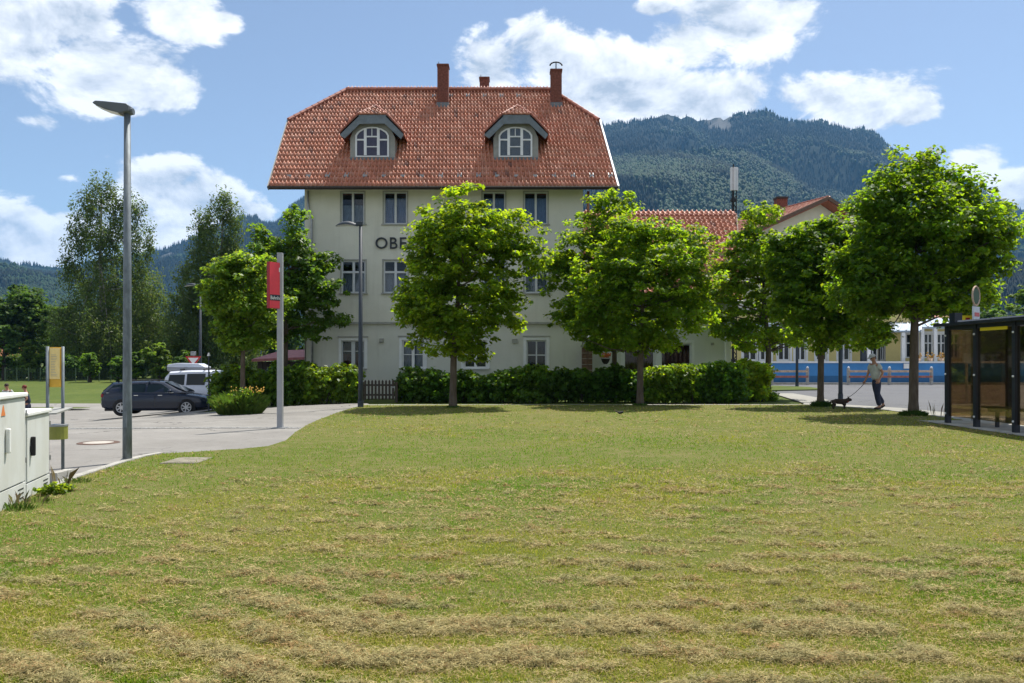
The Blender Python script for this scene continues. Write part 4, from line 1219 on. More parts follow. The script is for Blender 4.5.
MB().prism([(0.2 * math.cos(a), zc + 0.2 * math.sin(a)) for a in np.linspace(0, 2 * math.pi, 21)[:-1]], 'y', -0.01, 0.01).build('disc', M['fence_green'], st)
MB().box(-0.2, 0.2, -0.02, 0.02, zc - 0.60, zc - 0.27).build('line_panel', M['greywhite'], st)
MB().box(-0.16, 0.16, -0.026, -0.021, zc - 0.52, zc - 0.42).build('line_strip', M['sign_red'], st)
MB().box(-0.16, 0.16, 0.021, 0.026, zc - 0.52, zc - 0.42).build('line_strip', M['sign_red'], st)
MB().tube([(0.0, 0.045, 0), (0.0, 0.045, zc - 0.2)], 0.03, 8).build('pole', M['grey_pole'], st)

# ------------------------------------------------------------------ poles, lamps, signs
def curved_lamp(px, Y, top_py, base_z, label, hl=-0.83):
    r = root('street_lamp', (PX(px, Y), Y, base_z), label, 'street lamp', 'dark street lamps with curved heads')
    x = PX(px, Y); zt_ = PZ(top_py, Y)
    MB().tube([(x, Y, base_z - 0.05), (x, Y, base_z + 1.1), (x, Y, zt_)], [0.085, 0.080, 0.052], 12).build('pole', M['dark_pole'], r, smooth=True)
    MB().tube([(x, Y, base_z - 0.02), (x, Y, base_z + 0.25)], 0.10, 12).build('pole_base', M['dark_pole'], r)
    MB().box(x - 0.14, x + 0.07, Y - 0.06, Y + 0.06, zt_ - 0.11, zt_ + 0.03).build('joint', M['dark_pole'], r, bevel=0.02)
    # head: flattened half shell
    vs = []; fs = []; n = 12; m_ = 8
    for i in range(n + 1):
        t = i / n; xx = x - 0.12 + (hl + 0.12) * t
        ww = 0.15 * math.sin(math.pi * min(0.96, 0.10 + 0.86 * t)) ** 0.55
        hh = 0.13 * math.sin(math.pi * min(0.97, 0.14 + 0.83 * t)) ** 0.7
        for k in range(m_ + 1):
            a = math.pi * k / m_
            vs.append((xx, Y + ww * math.cos(a), zt_ - 0.13 + hh * math.sin(a) + 0.05 * math.sin(math.pi * t)))
    for i in range(n):
        for k in range(m_): fs.append((i * (m_ + 1) + k, (i + 1) * (m_ + 1) + k, (i + 1) * (m_ + 1) + k + 1, i * (m_ + 1) + k + 1))
    MB().add(vs, fs).build('lamp_head', M['dark_pole'], r, smooth=True)
    vs = []; fs = []
    for i in range(n + 1):
        t = i / n; xx = x - 0.12 + (hl + 0.12) * t
        ww = 0.145 * math.sin(math.pi * min(0.96, 0.10 + 0.86 * t)) ** 0.55
        for s_ in (-1, 1): vs.append((xx, Y + ww * s_, zt_ - 0.132 + 0.05 * math.sin(math.pi * t)))
    fs = [(2 * i, 2 * i + 1, 2 * i + 3, 2 * i + 2) for i in range(n)]
    MB().add(vs, fs).build('lens', M['greywhite'], r)
    return r

curved_lamp(360.6, 26.6, 222.5, 0.0, 'dark curved street lamp in front of the tall house, by the picket gate')
curved_lamp(200.3, 42, 284, tz(PX(200, 42), 42), 'dark curved street lamp in front of the birches behind the parked van')
curved_lamp(840.5, 32, 240, 0.0, 'dark lamp post rising into the trees behind the small dog', -0.6)
curved_lamp(797, 47, 280, 0.05, 'thin dark lamp post on the grass verge left of the second rail', -0.6)

lx, ly = PX(127.3, 12.45), 12.45
fl = root('street_lamp', (lx, ly, 0.0), 'tall galvanised street lamp with a flat head at the left corner of the lawn', 'street lamp')
zt = PZ(113, ly)
MB().tube([(lx, ly, -0.1), (lx, ly, 0.9), (lx, ly, 2.6), (lx, ly, zt)], [0.070, 0.066, 0.060, 0.048], 16).build('pole', M['galv'], fl, smooth=True)
MB().tube([(lx, ly, 0.0), (lx, ly, 0.06)], [0.13, 0.085], 16).build('collar', M['kerb'], fl)
zA = PZ(102.5, ly)
hd = [(lx + 0.065, zt + 0.09), (lx + 0.055, zt + 0.0), (lx - 0.06, zt - 0.03), (lx - 0.30, zt + 0.035), (lx - 0.47, zt + 0.11), (lx - 0.50, zt + 0.135), (lx - 0.45, zt + 0.165), (lx - 0.30, zt + 0.155), (lx + 0.03, zt + 0.12)]
MB().prism(hd, 'y', ly - 0.11, ly + 0.11).build('lamp_head', M['lamp_grey'], fl, bevel=0.015)
MB().prism([(lx - 0.10, zt - 0.022), (lx - 0.30, zt + 0.031), (lx - 0.45, zt + 0.098), (lx - 0.45, zt + 0.088), (lx - 0.30, zt + 0.021), (lx - 0.10, zt - 0.032)], 'y', ly - 0.09, ly + 0.09).build('lens', M['signwhite'], fl)
MB().tube([(lx + 0.1, ly, zt + 0.02), (lx - 0.06, ly, zt + 0.02)], 0.05, 10).build('joint', M['galv'], fl)
MB().box(lx - 0.03, lx + 0.03, ly - 0.083, ly - 0.07, 0.55, 0.8).build('service_door', M['galv'], fl)

# red panel sign on square grey post
rx, ry = PX(280.2, 18.7), 18.7
rs = root('sign_post', (rx, ry, 0.0), 'grey square post with a tall narrow red panel on the car park edge', 'sign post')
MB().box(rx - 0.062, rx + 0.062, ry - 0.062, ry + 0.062, -0.1, PZ(253, ry)).build('post', M['grey_pole'], rs, bevel=0.006)
MB().box(rx - 0.16, rx + 0.16, ry - 0.16, ry + 0.16, 0.0, 0.02).build('base_plate', M['zinc'], rs)
# panel turned away from the camera: its face looks to the front right
ang = math.radians(56)
fd = Vector((math.cos(ang), math.sin(ang), 0)); nd = Vector((math.sin(ang), -math.cos(ang), 0))
c0 = Vector((rx - 0.085, ry - 0.10, 0)); half = 0.19; th = 0.05
pz0, pz1 = PZ(308.5, 18.6), PZ(262.5, 18.6)
def slab(c, hw, t0, t1, z0, z1):
    a = c - fd * hw; b = c + fd * hw
    q = [a + nd * t0, b + nd * t0, b + nd * t1, a + nd * t1]
    return [(p.x, p.y, z0) for p in q] + [(p.x, p.y, z1) for p in q]
BF = [(0, 3, 2, 1), (4, 5, 6, 7), (0, 1, 5, 4), (1, 2, 6, 5), (2, 3, 7, 6), (3, 0, 4, 7)]
half = 0.19
c0 = Vector((rx - 0.080, ry - 0.13, 0))
pn = MB().add(slab(c0, half, -0.06, 0.03, pz0, pz1), BF).build('panel_box', M['dark_red'], rs)
MB().add(slab(c0, half - 0.004, 0.031, 0.036, pz0 + 0.004, pz1 - 0.004), BF).build('panel_face', M['red_board'], pn)
lz0, lz1 = PZ(300.8, 18.6), PZ(295, 18.6)
MB().add(slab(c0, half - 0.01, 0.037, 0.040, lz0, lz1), BF).build('label_plate', M['letter'], pn)
me = text_mesh('Bahnhof', 0.33, 0.085, 0.004); me.materials.clear(); me.materials.append(M['signwhite'])
o = bpy.data.objects.new('lettering', me); COL.objects.link(o); o.parent = pn
o.rotation_euler = (0, 0, math.atan2(fd.y, fd.x)); p = c0 - fd * 0.165 + nd * 0.046
o.location = (p.x - rx, p.y - ry, (lz0 + lz1) / 2 - 0.045)
MB().add(slab(c0 + fd * 0.12, 0.04, 0.037, 0.0385, pz1 - 0.22, pz1 - 0.12), BF).build('symbol', M['signwhite'], pn)

# timetable stand + bin
bx_, by_ = PX(61.5, 10.9), 10.9
ts = root('timetable_stand', (bx_ - 0.1, by_, 0), 'yellow bus timetable board between two thin grey posts beside the electrical cabinets', 'timetable stand')
zt = PZ(346.5, by_)
x1 = PX(63.2, by_); x0 = PX(47.6, by_ - 0.05)
MB().tube([(x1 - 0.005, by_, 0.0), (x1 - 0.005, by_, zt)], 0.021, 10).build('post', M['galv'], ts, smooth=True)
MB().tube([(x0, by_ - 0.05, 0.0), (x0, by_ - 0.05, zt)], 0.021, 10).build('post', M['galv'], ts, smooth=True)
zb_ = PZ(387, by_)
bo = MB().bar(((x0 + x1) / 2, by_ - 0.025, zb_), ((x0 + x1) / 2, by_ - 0.025, zt - 0.01), 0.155, 0.02, up=(0, 1, 0)).build('board', M['sign_yellow'], ts)
bo.name = 'board'
MB().box((x0 + x1) / 2 - 0.071, (x0 + x1) / 2 + 0.071, by_ - 0.046, by_ - 0.042, zb_ + 0.11, zt - 0.02).build('timetable_sheet', M['sign_paper'], bo)
tb = MB()
for k in range(14):
    zq = zb_ + 0.15 + k * 0.022
    tb.box((x0 + x1) / 2 - 0.05, (x0 + x1) / 2 - 0.05 + 0.09 * (0.6 + 0.4 * random.random()), by_ - 0.0478, by_ - 0.0470, zq, zq + 0.006)
tag(tb.build('printed_lines', M['trim'], bo), kind='stuff')
bi = root('litter_bin', (PX(58, 10.9), 10.8, 0.75), 'olive green litter bin hung on the timetable post below a slanted grey lid', 'litter bin')
xc = PX(57.8, 10.75)
MB().tube([(xc, 10.75, PZ(439, 10.75)), (xc, 10.75, PZ(425.3, 10.75))], 0.122, 16).build('bin_body', M['olive'], bi, smooth=False)
MB().tube([(xc, 10.75, PZ(425.3, 10.75) - 0.012), (xc, 10.75, PZ(424.4, 10.75))], 0.127, 16).build('rim', M['zinc'], bi)
li = MB().add([(PX(49, 10.7), 10.62, PZ(414.5, 10.7)), (PX(60, 10.7), 10.62, PZ(414.0, 10.7)), (PX(71, 10.9), 10.95, PZ(408.8, 10.9)), (PX(52, 10.9), 10.95, PZ(408.8, 10.9)),
               (PX(49, 10.7), 10.62, PZ(413, 10.7)), (PX(60, 10.7), 10.62, PZ(412.4, 10.7)), (PX(71, 10.9), 10.95, PZ(407.4, 10.9)), (PX(52, 10.9), 10.95, PZ(407.4, 10.9))], BF).build('slanted_lid', M['slate_light'], bi)
li['label'] = 'slanted pale grey lid above the bin'
MB().box(PX(50.5, 10.4), PX(59.5, 10.4), 10.35, 10.75, 0.0, 0.13).build('concrete_block', M['kerb'], None, loc=(PX(55, 10.4), 10.5, 0))
tag(bpy.data.objects['concrete_block'], 'small pale concrete block on the ground at the foot of the timetable posts', 'concrete block')

# yield sign on its pole
yr = root('yield_sign', (PX(193.4, 40), 40, tz(PX(193, 40), 40)), 'triangular white give way sign with a red border above the parked van', 'road sign')
x = PX(193.4, 40); zg = tz(x, 40)
MB().tube([(x, 40.05, zg), (x, 40.05, PZ(352, 40))], 0.035, 8).build('pole', M['galv'], yr)
zA_, zB_ = PZ(356.3, 40), PZ(367.5, 40)
MB().prism([(PX(185.5, 40), zA_), (PX(201.5, 40), zA_), (x, zB_)], 'y', 39.98, 40.0).build('sign_plate', M['sign_red'], yr)
MB().prism([(PX(188.2, 40), zA_ - 0.075), (PX(198.8, 40), zA_ - 0.075), (x, zB_ + 0.16)], 'y', 39.972, 39.978).build('sign_face', M['signwhite'], yr)
MB().box(x - .14, x + .14, 39.95, 40.03, PZ(355.6, 40), PZ(351.5, 40)).build('upper_plate', M['zinc'], yr, bevel=.03)
bo = root('marker_post', (PX(208.8, 30.2), 30.2, tz(PX(208.8, 30.2), 30.2)), 'thin dark post with a pale tip at the left end of the hedge', 'post')
x = PX(208.8, 30.2)
MB().tube([(x, 30.2, tz(x, 30.2)), (x, 30.2, PZ(356, 30.2))], 0.028, 8).build('shaft', M['dark_pole'], bo)
MB().tube([(x, 30.2, PZ(356, 30.2)), (x, 30.2, PZ(352.6, 30.2))], [0.07, 0.02], 8).build('tip', M['signwhite'], bo)

# ------------------------------------------------------------------ electrical cabinets
cdir = math.atan2(1, -0.27) - math.pi / 2
def cabinet(origin, ln, dp, h, plinth, label, split):
    r = local_root('electrical_cabinet', (origin[0], origin[1], 0), label, 'electrical cabinet', 'grey electrical cabinets by the lawn', rz=math.atan2(1, -0.27))
    # local x along the front, local y to the back (away from the lawn) ; front faces -y
    MB().box(0, ln, 0.0, dp, -0.05, plinth - 0.008).build('plinth', M['cabinet'], r)
    b = MB().box(0, ln, 0.012, dp, plinth, h).build('cabinet_body', M['cabinet'], r, bevel=0.01)
    MB().box(-0.015, ln + 0.015, -0.022, dp + 0.02, h + 0.002, h + 0.05).build('lid', M['cabinet_lid'], r, bevel=0.012)
    for zv in (.04, .07, .10): MB().box(ln - .26, ln - .08, -.004, -.001, plinth * zv * 7, plinth * zv * 7 + .012).build('vent_slot', M['black'], r)
    for zv in (.22, .78): MB().box(ln - .012, ln + .006, -.012, .0, plinth + (h - plinth) * zv, plinth + (h - plinth) * zv + .06).build('hinge', M['zinc'], r)
    n = split
    for k in range(n):
        a = 0.02 + (ln - 0.04) * k / n; b2 = 0.02 + (ln - 0.04) * (k + 1) / n
        d = MB().box(a + 0.004, b2 - 0.004, 0.0, 0.011, plinth + 0.015, h - 0.012).build('door', M['cabinet'], r)
    return r
c1 = cabinet((-5.48 + 0.27 * 1.25, 8.97 - 1.25), 1.25 * 1.036, 0.36, 1.185, 0.235, 'larger pale grey electrical cabinet with a pale handle at the left edge of the picture', 1)
L1 = 1.25 * 1.036
hdl = MB().box(L1 - 0.66, L1 - 0.61, -0.045, -0.001, 0.62, 0.88).build('handle', M['cabinet_lid'], c1, bevel=0.012)
MB().prism([(L1 - 0.78, 1.02), (L1 - 0.66, 1.02), (L1 - 0.72, 1.13)], 'y', -0.006, -0.001).build('warning_mark', M['orange_mark'], c1)
c2 = cabinet((-5.48 - 0.27 * 0.03, 8.97 + 0.03), 0.84 * 1.036, 0.34, 0.955, 0.20, 'smaller pale grey electrical cabinet with a black handle beside the timetable board', 1)
h2 = MB().box(0.125, 0.165, -0.05, -0.001, 0.50, 0.72).build('handle', M['black'], c2, bevel=0.012)
MB().box(0.115, 0.19, -0.03, -0.001, 0.54, 0.62).build('lock', M['black'], c2, bevel=0.01)

# ------------------------------------------------------------------ garden gate, shed, fence, cottage
gt = root('picket_gate', (PX(383, 30), 30, 0), 'dark wooden picket gate between the left hedge and the shrubs before the house', 'gate')
xa, xb = PX(363.5, 30), PX(395, 30)
for x in (xa - 0.04, xb + 0.05): MB().box(x - 0.05, x + 0.05, 29.97, 30.07, 0, PZ(382, 30)).build('post', M['wood_dark'], gt)
n = 9
for k in range(n):
    x = xa + 0.07 + (xb - xa - 0.14) * k / (n - 1)
    MB().prism([(x - 0.038, 0.10), (x + 0.038, 0.10), (x + 0.038, 0.80), (x, 0.86), (x - 0.038, 0.80)], 'y', 29.96, 29.98).build('picket', M['wood_dark'], gt)
for z in (0.25, 0.62): MB().box(xa, xb, 29.983, 30.02, z, z + 0.07).build('rail', M['wood_dark'], gt)
MB().box(xb - 0.12, xb - 0.02, 29.93, 29.957, 0.56, 0.60).build('latch', M['zinc'], gt)

sd = root('shed', (PX(280, 38), 38, -0.3), 'dark wooden carport with a dusty red roof behind the left hedge', 'shed')
x0_, x1_ = PX(255, 38), PX(309, 38)
for k in range(9):
    a = x0_ + 0.1 + (x1_ - x0_ - 0.2) * k / 9; b = x0_ + 0.1 + (x1_ - x0_ - 0.2) * (k + 1) / 9
    MB().box(a + 0.01, b - 0.01, 38.0, 38.04, -0.4, 1.52).build('board', M['wood_dark'], sd)
MB().box(x0_ + 0.1, x1_ - 0.1, 38.05, 40.8, -0.4, 1.52).build('frame', M['black'], sd)
mb = MB(); mb.add([(x0_, 37.5, 1.52), (x1_, 37.5, 1.62), (x1_, 41, 2.05), (x0_ + 0.4, 41, 1.98), (x0_, 37.5, 1.64), (x1_, 37.5, 1.74), (x1_, 41, 2.17), (x0_ + 0.4, 41, 2.10)], BF)
mb.build('roof', M['shed_roof'], sd)

fn = root('wire_fence', (PX(110, 88), 88, -0.8), 'green wire fence along the meadow in front of the birches', 'fence')
for k in range(24):
    x = PX(5, 88) + k * 1.3
    MB().bar((x, 88, tz(x, 88) - 0.05), (x, 88, tz(x, 88) + 1.5), 0.07).build('post', M['fence_green'], fn)
mb = MB()
for k in range(23):
    xa = PX(5, 88) + k * 1.3
    for j in range(7): mb.bar((xa, 88, tz(xa, 88) + 0.1 + j * 0.22), (xa + 1.3, 88, tz(xa + 1.3, 88) + 0.1 + j * 0.22), 0.012)
    for j in range(8): mb.bar((xa + j * 0.16, 88, tz(xa, 88) + 0.05), (xa + j * 0.16, 88, tz(xa, 88) + 1.45), 0.012)
tag(mb.build('wire_mesh', M['fence_green'], fn), kind='stuff')

ct = root('cottage', (PX(8, 100), 100, -0.7), 'small cottage with a red roof half hidden by shrubs at the far left', 'cottage')
x0_, x1_ = PX(-14, 100), PX(18, 100)
MB().box(x0_, x1_, 100, 105, -0.8, 1.5).build('wall', M['white_wall'], ct)
MB().box(PX(0, 100), PX(5, 100), 99.95, 99.995, 0.2, 1.2).build('window', M['car_glass'], ct)
x1_ += 0.0
mb = MB(); mb.add([(x0_ - .5, 99.4, 1.4), (x1_ + .5, 99.4, 1.4), (x1_ + .3, 102.5, 3.2), (x0_ - .3, 102.5, 3.2), (x1_ + .5, 105.6, 1.4), (x0_ - .5, 105.6, 1.4)], [(0, 1, 2, 3), (3, 2, 4, 5), (1, 4, 2), (0, 3, 5)])
mb.build('roof', M['tile_flat'], ct)

# ------------------------------------------------------------------ vehicles
def interp(tab, x, c):
    if x <= tab[0][0]: return tab[0][c]
    for a, b in zip(tab[:-1], tab[1:]):
        if x <= b[0]:
            t = (x - a[0]) / (b[0] - a[0]); return a[c] * (1 - t) + b[c] * t
    return tab[-1][c]


def vehicle(name, loc, rz, label, low, cab, belt, wins, shield, rear, wheels, wr, paint, extras=None):
    r = local_root(name, loc, label, 'car', None, rz)
    # lower body
    ring = []
    for (x, zb, zt, hw) in low:
        h = zt - zb
        ring.append([(x, -hw * .90, zb), (x, -hw * .985, zb + .10 * h), (x, -hw, zb + .45 * h), (x, -hw * .985, zb + .80 * h), (x, -hw * .93, zb + .95 * h), (x, -hw * .80, zt), (x, -hw * .4, zt + .012),
                     (x, hw * .4, zt + .012), (x, hw * .80, zt), (x, hw * .93, zb + .95 * h), (x, hw * .985, zb + .80 * h), (x, hw, zb + .45 * h), (x, hw * .985, zb + .10 * h), (x, hw * .90, zb)])
    n = len(ring[0]); vs = [p for q in ring for p in q]; fs = []
    for i in range(len(ring) - 1):
        for k in range(n): fs.append((i * n + k, i * n + (k + 1) % n, (i + 1) * n + (k + 1) % n, (i + 1) * n + k))
    fs += [tuple(range(n)), tuple((len(ring) - 1) * n + k for k in range(n - 1, -1, -1))]
    mb = MB().add(vs, fs)
    # cabin
    ring = []
    for (x, zt, wb, wt) in cab:
        ring.append([(x, -wb, belt - .04), (x, -wb, belt), (x, -wt, max(belt, zt - .07)), (x, -wt * .82, max(belt, zt)), (x, 0, max(belt, zt + .02)), (x, wt * .82, max(belt, zt)), (x, wt, max(belt, zt - .07)), (x, wb, belt), (x, wb, belt - .04)])
    n = len(ring[0]); vs = [p for q in ring for p in q]; fs = []
    for i in range(len(ring) - 1):
        for k in range(n - 1): fs.append((i * n + k, i * n + k + 1, (i + 1) * n + k + 1, (i + 1) * n + k))
    fs += [tuple(range(n)), tuple((len(ring) - 1) * n + k for k in range(n - 1, -1, -1))]
    mb.add(vs, fs)
    body = mb.build('body', paint, r, smooth=True)
    e = body.modifiers.new('edges', 'EDGE_SPLIT'); e.split_angle = math.radians(38)
    def sw(x, z):
        zt = interp(cab, x, 1) - .07; wb = interp(cab, x, 2); wt = interp(cab, x, 3)
        t = 0 if zt <= belt else max(0, min(1, (z - belt) / (zt - belt)))
        return wb + (wt - wb) * t
    for s in (-1, 1):
        for poly in wins:
            vs = [(x, s * (sw(x, z) + .006), z) for x, z in poly] + [(x, s * (sw(x, z) - .004), z) for x, z in poly]
            k = len(poly)
            MB().add(vs, [tuple(range(k)), tuple(range(2 * k - 1, k - 1, -1))] + [(i, i + k, (i + 1) % k + k, (i + 1) % k) for i in range(k)]).build('side_window', M['car_glass'], r)
        MB().add([(x, s * (interp(cab, x, 2) + .008), belt - .012 + d) for d in (0, .02) for x in (wins[0][0][0], wins[-1][1][0])], [(0, 1, 3, 2)]).build('chrome_strip', M['chrome'], r)
        # mirror, handles
        mxx = wins[-1][1][0] - .12
        MB().sphere((mxx, s * (interp(cab, mxx, 2) + .12), belt + .07), (.10, .11, .07), 10, 6).build('mirror', paint, r)
        for hx in (-.85, .15): MB().box(hx, hx + .18, s * .885 - .015, s * .885 + .015, belt - .13, belt - .10).build('door_handle', M['chrome'] if paint == M['car_paint'] else paint, r)
        for gx in (-1.0, 0.02, 1.02): MB().box(gx, gx + .012, s * (interp(low, gx, 3) + .0015) - .001, s * (interp(low, gx, 3) + .0015) + .001, .33, belt - .06).build('door_gap', M['black'], r)
        MB().sphere((low[-2][0] - .06, s * low[-2][3] * .80, low[-2][2] - .08), (.16, .12, .075), 10, 6).build('headlight', M['head'], r)
        MB().sphere((low[1][0] + .03, s * low[1][3] * .88, low[1][2] - .13), (.10, .12, .12), 10, 6).build('tail_light', M['tail'], r)
        for wx in wheels:
            hw = interp(low, wx, 3)
            MB().tube([(wx, s * (hw - .12), wr), (wx, s * (hw + .004), wr)], wr + .055, 24).build('wheel_arch', M['black'], r)
            t = MB().tube([(wx, s * (hw - .20), wr), (wx, s * (hw - .19), wr), (wx, s * (hw + .01), wr), (wx, s * (hw + .02), wr)], [wr - .03, wr, wr, wr - .03], 24).build('wheel', M['tyre'], r)
            MB().tube([(wx, s * (hw + .015), wr), (wx, s * (hw + .026), wr)], wr * .66, 20).build('rim_back', M['black'], t)
            m2 = MB(); m2.tube([(wx, s * (hw + .02), wr), (wx, s * (hw + .045), wr)], wr * .17, 10)
            for a in np.linspace(0, 2 * math.pi, 8)[:-1]:
                m2.bar((wx, s * (hw + .034), wr), (wx + wr * .63 * math.cos(a), s * (hw + .034), wr + wr * .63 * math.sin(a)), .05, .02, up=(0, 1, 0))
            rp = [(wx + wr * .65 * math.cos(a), s * (hw + .03), wr + wr * .65 * math.sin(a)) for a in np.linspace(0, 2 * math.pi, 21)]
            m2.tube(rp, .018, 5, cap=False)
            m2.build('rim', M['rim'], t)
    # windscreen and rear window
    for (xa, xb) in (shield, rear):
        za, zb_ = interp(cab, xa, 1), interp(cab, xb, 1); wa, wb_ = interp(cab, xa, 3) * .80, interp(cab, xb, 2) * .82
        zb_ = max(zb_, belt + .02)
        off = .018 * (1 if xb > xa else -1)
        MB().add([(xa + off, -wa, za + .02), (xa + off, wa, za + .02), (xb + off, wb_, zb_ + .02), (xb + off, -wb_, zb_ + .02),
                  (xa, -wa, za + .002), (xa, wa, za + .002), (xb, wb_, zb_ + .002), (xb, -wb_, zb_ + .002)], BF).build('windscreen' if xb > xa else 'rear_window', M['car_glass'], r)
    x0 = low[0][0]
    MB().box(x0 - .012, x0 + .02, -.26, .26, .55, .66).build('number_plate', M['signwhite'], r)
    MB().box(low[-1][0] - .02, low[-1][0] + .012, -.26, .26, .42, .53).build('number_plate', M['signwhite'], r)
    MB().box(low[-1][0] - .03, low[-1][0] + .010, -.36, .36, .56, .66).build('grille', M['black'], r)
    MB().box(low[1][0] + .1, low[-2][0] - .1, -.7, .7, .17, .30).build('underbody', M['black'], r)
    return r


low = [(-2.30, .42, .80, .62), (-2.22, .32, .97, .76), (-1.95, .25, 1.0, .85), (-1.0, .21, .985, .885), (0, .21, .965, .895), (.9, .21, .945, .885), (1.25, .23, .91, .875), (1.85, .25, .82, .84), (2.16, .30, .72, .76), (2.30, .40, .60, .60)]
cabt = [(-2.22, 1.0, .76, .68), (-2.06, 1.22, .79, .63), (-1.84, 1.385, .81, .60), (-1.0, 1.435, .82, .60), (-.2, 1.45, .82, .61), (.32, 1.42, .82, .60), (.8, 1.19, .80, .62), (1.28, .955, .76, .66)]
wins = [[(-2.02, .99), (-1.30, .985), (-1.30, 1.34), (-1.78, 1.29)], [(-1.22, .985), (-.42, .985), (-.42, 1.35), (-1.22, 1.325)], [(-.33, .985), (.78, .985), (.62, 1.10), (.22, 1.34), (-.33, 1.36)]]
cxx, cyy = PX(160.5, 34.6), 34.6
car = vehicle('parked_car', (cxx, cyy, tz(cxx, cyy) + 0.03), 0.13, 'dark navy blue estate car with roof rails parked in the car park', low, cabt, .965, wins, (.32, 1.28), (-1.84, -2.20), (-1.36, 1.34), .32, M['car_paint'])
car.scale = (.97, .97, .97)
for s in (-1, 1):
    m2 = MB(); m2.tube([(-1.6, s * .56, 1.40), (-1.5, s * .56, 1.47), (-.2, s * .57, 1.505), (.15, s * .57, 1.46)], .018, 6); m2.build('roof_rail', M['black'], car)
for xx in (-1.35, -.35): MB().box(xx, xx + .07, -.66, .66, 1.49, 1.53).build('roof_bar', M['black'], car)

lowv = [(-2.2, .42, .85, .70), (-2.16, .32, 1.05, .84), (-1.9, .25, 1.08, .90), (-1.0, .21, 1.08, .92), (0, .21, 1.07, .93), (.9, .21, 1.05, .92), (1.4, .23, 1.02, .90), (1.95, .27, .92, .84), (2.2, .32, .80, .76), (2.28, .42, .66, .62)]
cabv = [(-2.17, 1.08, .82, .74), (-2.08, 1.55, .84, .72), (-1.9, 1.76, .85, .70), (-1.0, 1.82, .86, .70), (0, 1.82, .86, .70), (.45, 1.76, .86, .69), (1.1, 1.38, .84, .72), (1.7, 1.06, .78, .72)]
winv = [[(-1.95, 1.10), (-1.15, 1.10), (-1.15, 1.62), (-1.88, 1.60)], [(-1.05, 1.10), (-.18, 1.10), (-.18, 1.66), (-1.05, 1.65)], [(0.12, 1.10), (1.18, 1.10), (1.0, 1.30), (.5, 1.60), (.12, 1.65)]]
vx, vy = PX(164.5, 38) + 2.35, 38.2
van = vehicle('parked_van', (vx, vy, tz(vx, vy) + 0.03), 0.0, 'white people carrier with a long roof box parked behind the navy estate car', lowv, cabv, 1.07, winv, (.45, 1.7), (-1.9, -2.17), (-1.35, 1.38), .33, M['van_paint'])
van['category'] = 'van'
van.scale = (1, 1, .95)
for xx in (-1.4, -.3): MB().box(xx, xx + .06, -.7, .7, 1.845, 1.90).build('roof_bar', M['black'], van)
rb = root('roof_box', (PX(187.5, 38), 38.2, tz(vx, vy) + 1.95), 'long pale grey roof box on top of the white people carrier', 'roof box')
z0 = PZ(371.0, 38); z1 = PZ(363.3, 38); xa, xb = PX(167.5, 38), PX(206.8, 38)
mb = MB(); P_ = [(xa, z0 + .02), (xa + .1, z0 - .02), (xb - .25, z0 - .02), (xb, z0 + .10), (xb - .05, z0 + .17)]
mb.prism([(xa, z0 + .17), (xa + .02, z0 + .02), (xa + .1, z0 - .02), (xb - .22, z0 - .02), (xb, z0 + .17)], 'y', 37.9, 38.6)
mb.build('base_shell', M['grey_pole'], rb, bevel=0.03)
MB().prism([(xa, z0 + .172), (xb, z0 + .172), (xb - .35, z1 - .01), (xa + .5, z1 + .01), (xa + .05, z1 - .06)], 'y', 37.88, 38.62).build('top_shell', M['van_paint'], rb, bevel=0.03)


# ------------------------------------------------------------------ people, dog, bird
def skin_mesh(name, verts, edges, radii, mat, parent, sub=2, rootv=0):
    me = bpy.data.meshes.new(name); me.from_pydata(verts, edges, [])
    o = bpy.data.objects.new(name, me); COL.objects.link(o)
    sk = o.modifiers.new('skin', 'SKIN'); sk.use_smooth_shade = True; sk.branch_smoothing = 0.4
    if not me.skin_vertices: me.skin_vertices.new()
    for i, v in enumerate(me.skin_vertices[0].data):
        rr_ = radii[i]; v.radius = rr_ if hasattr(rr_, '__len__') else (rr_, rr_); v.use_root = (i == rootv)
    o.modifiers.new('sub', 'SUBSURF').levels = sub
    dg = bpy.context.evaluated_depsgraph_get()
    nm = bpy.data.meshes.new_from_object(o.evaluated_get(dg))
    bpy.data.objects.remove(o)
    nm.materials.clear(); nm.materials.append(mat)
    for p in nm.polygons: p.use_smooth = True
    nm.name = name
    o = bpy.data.objects.new(name, nm); COL.objects.link(o)
    if parent is not None: o.parent = parent; ORG[o] = Vector((0, 0, 0))
    return o


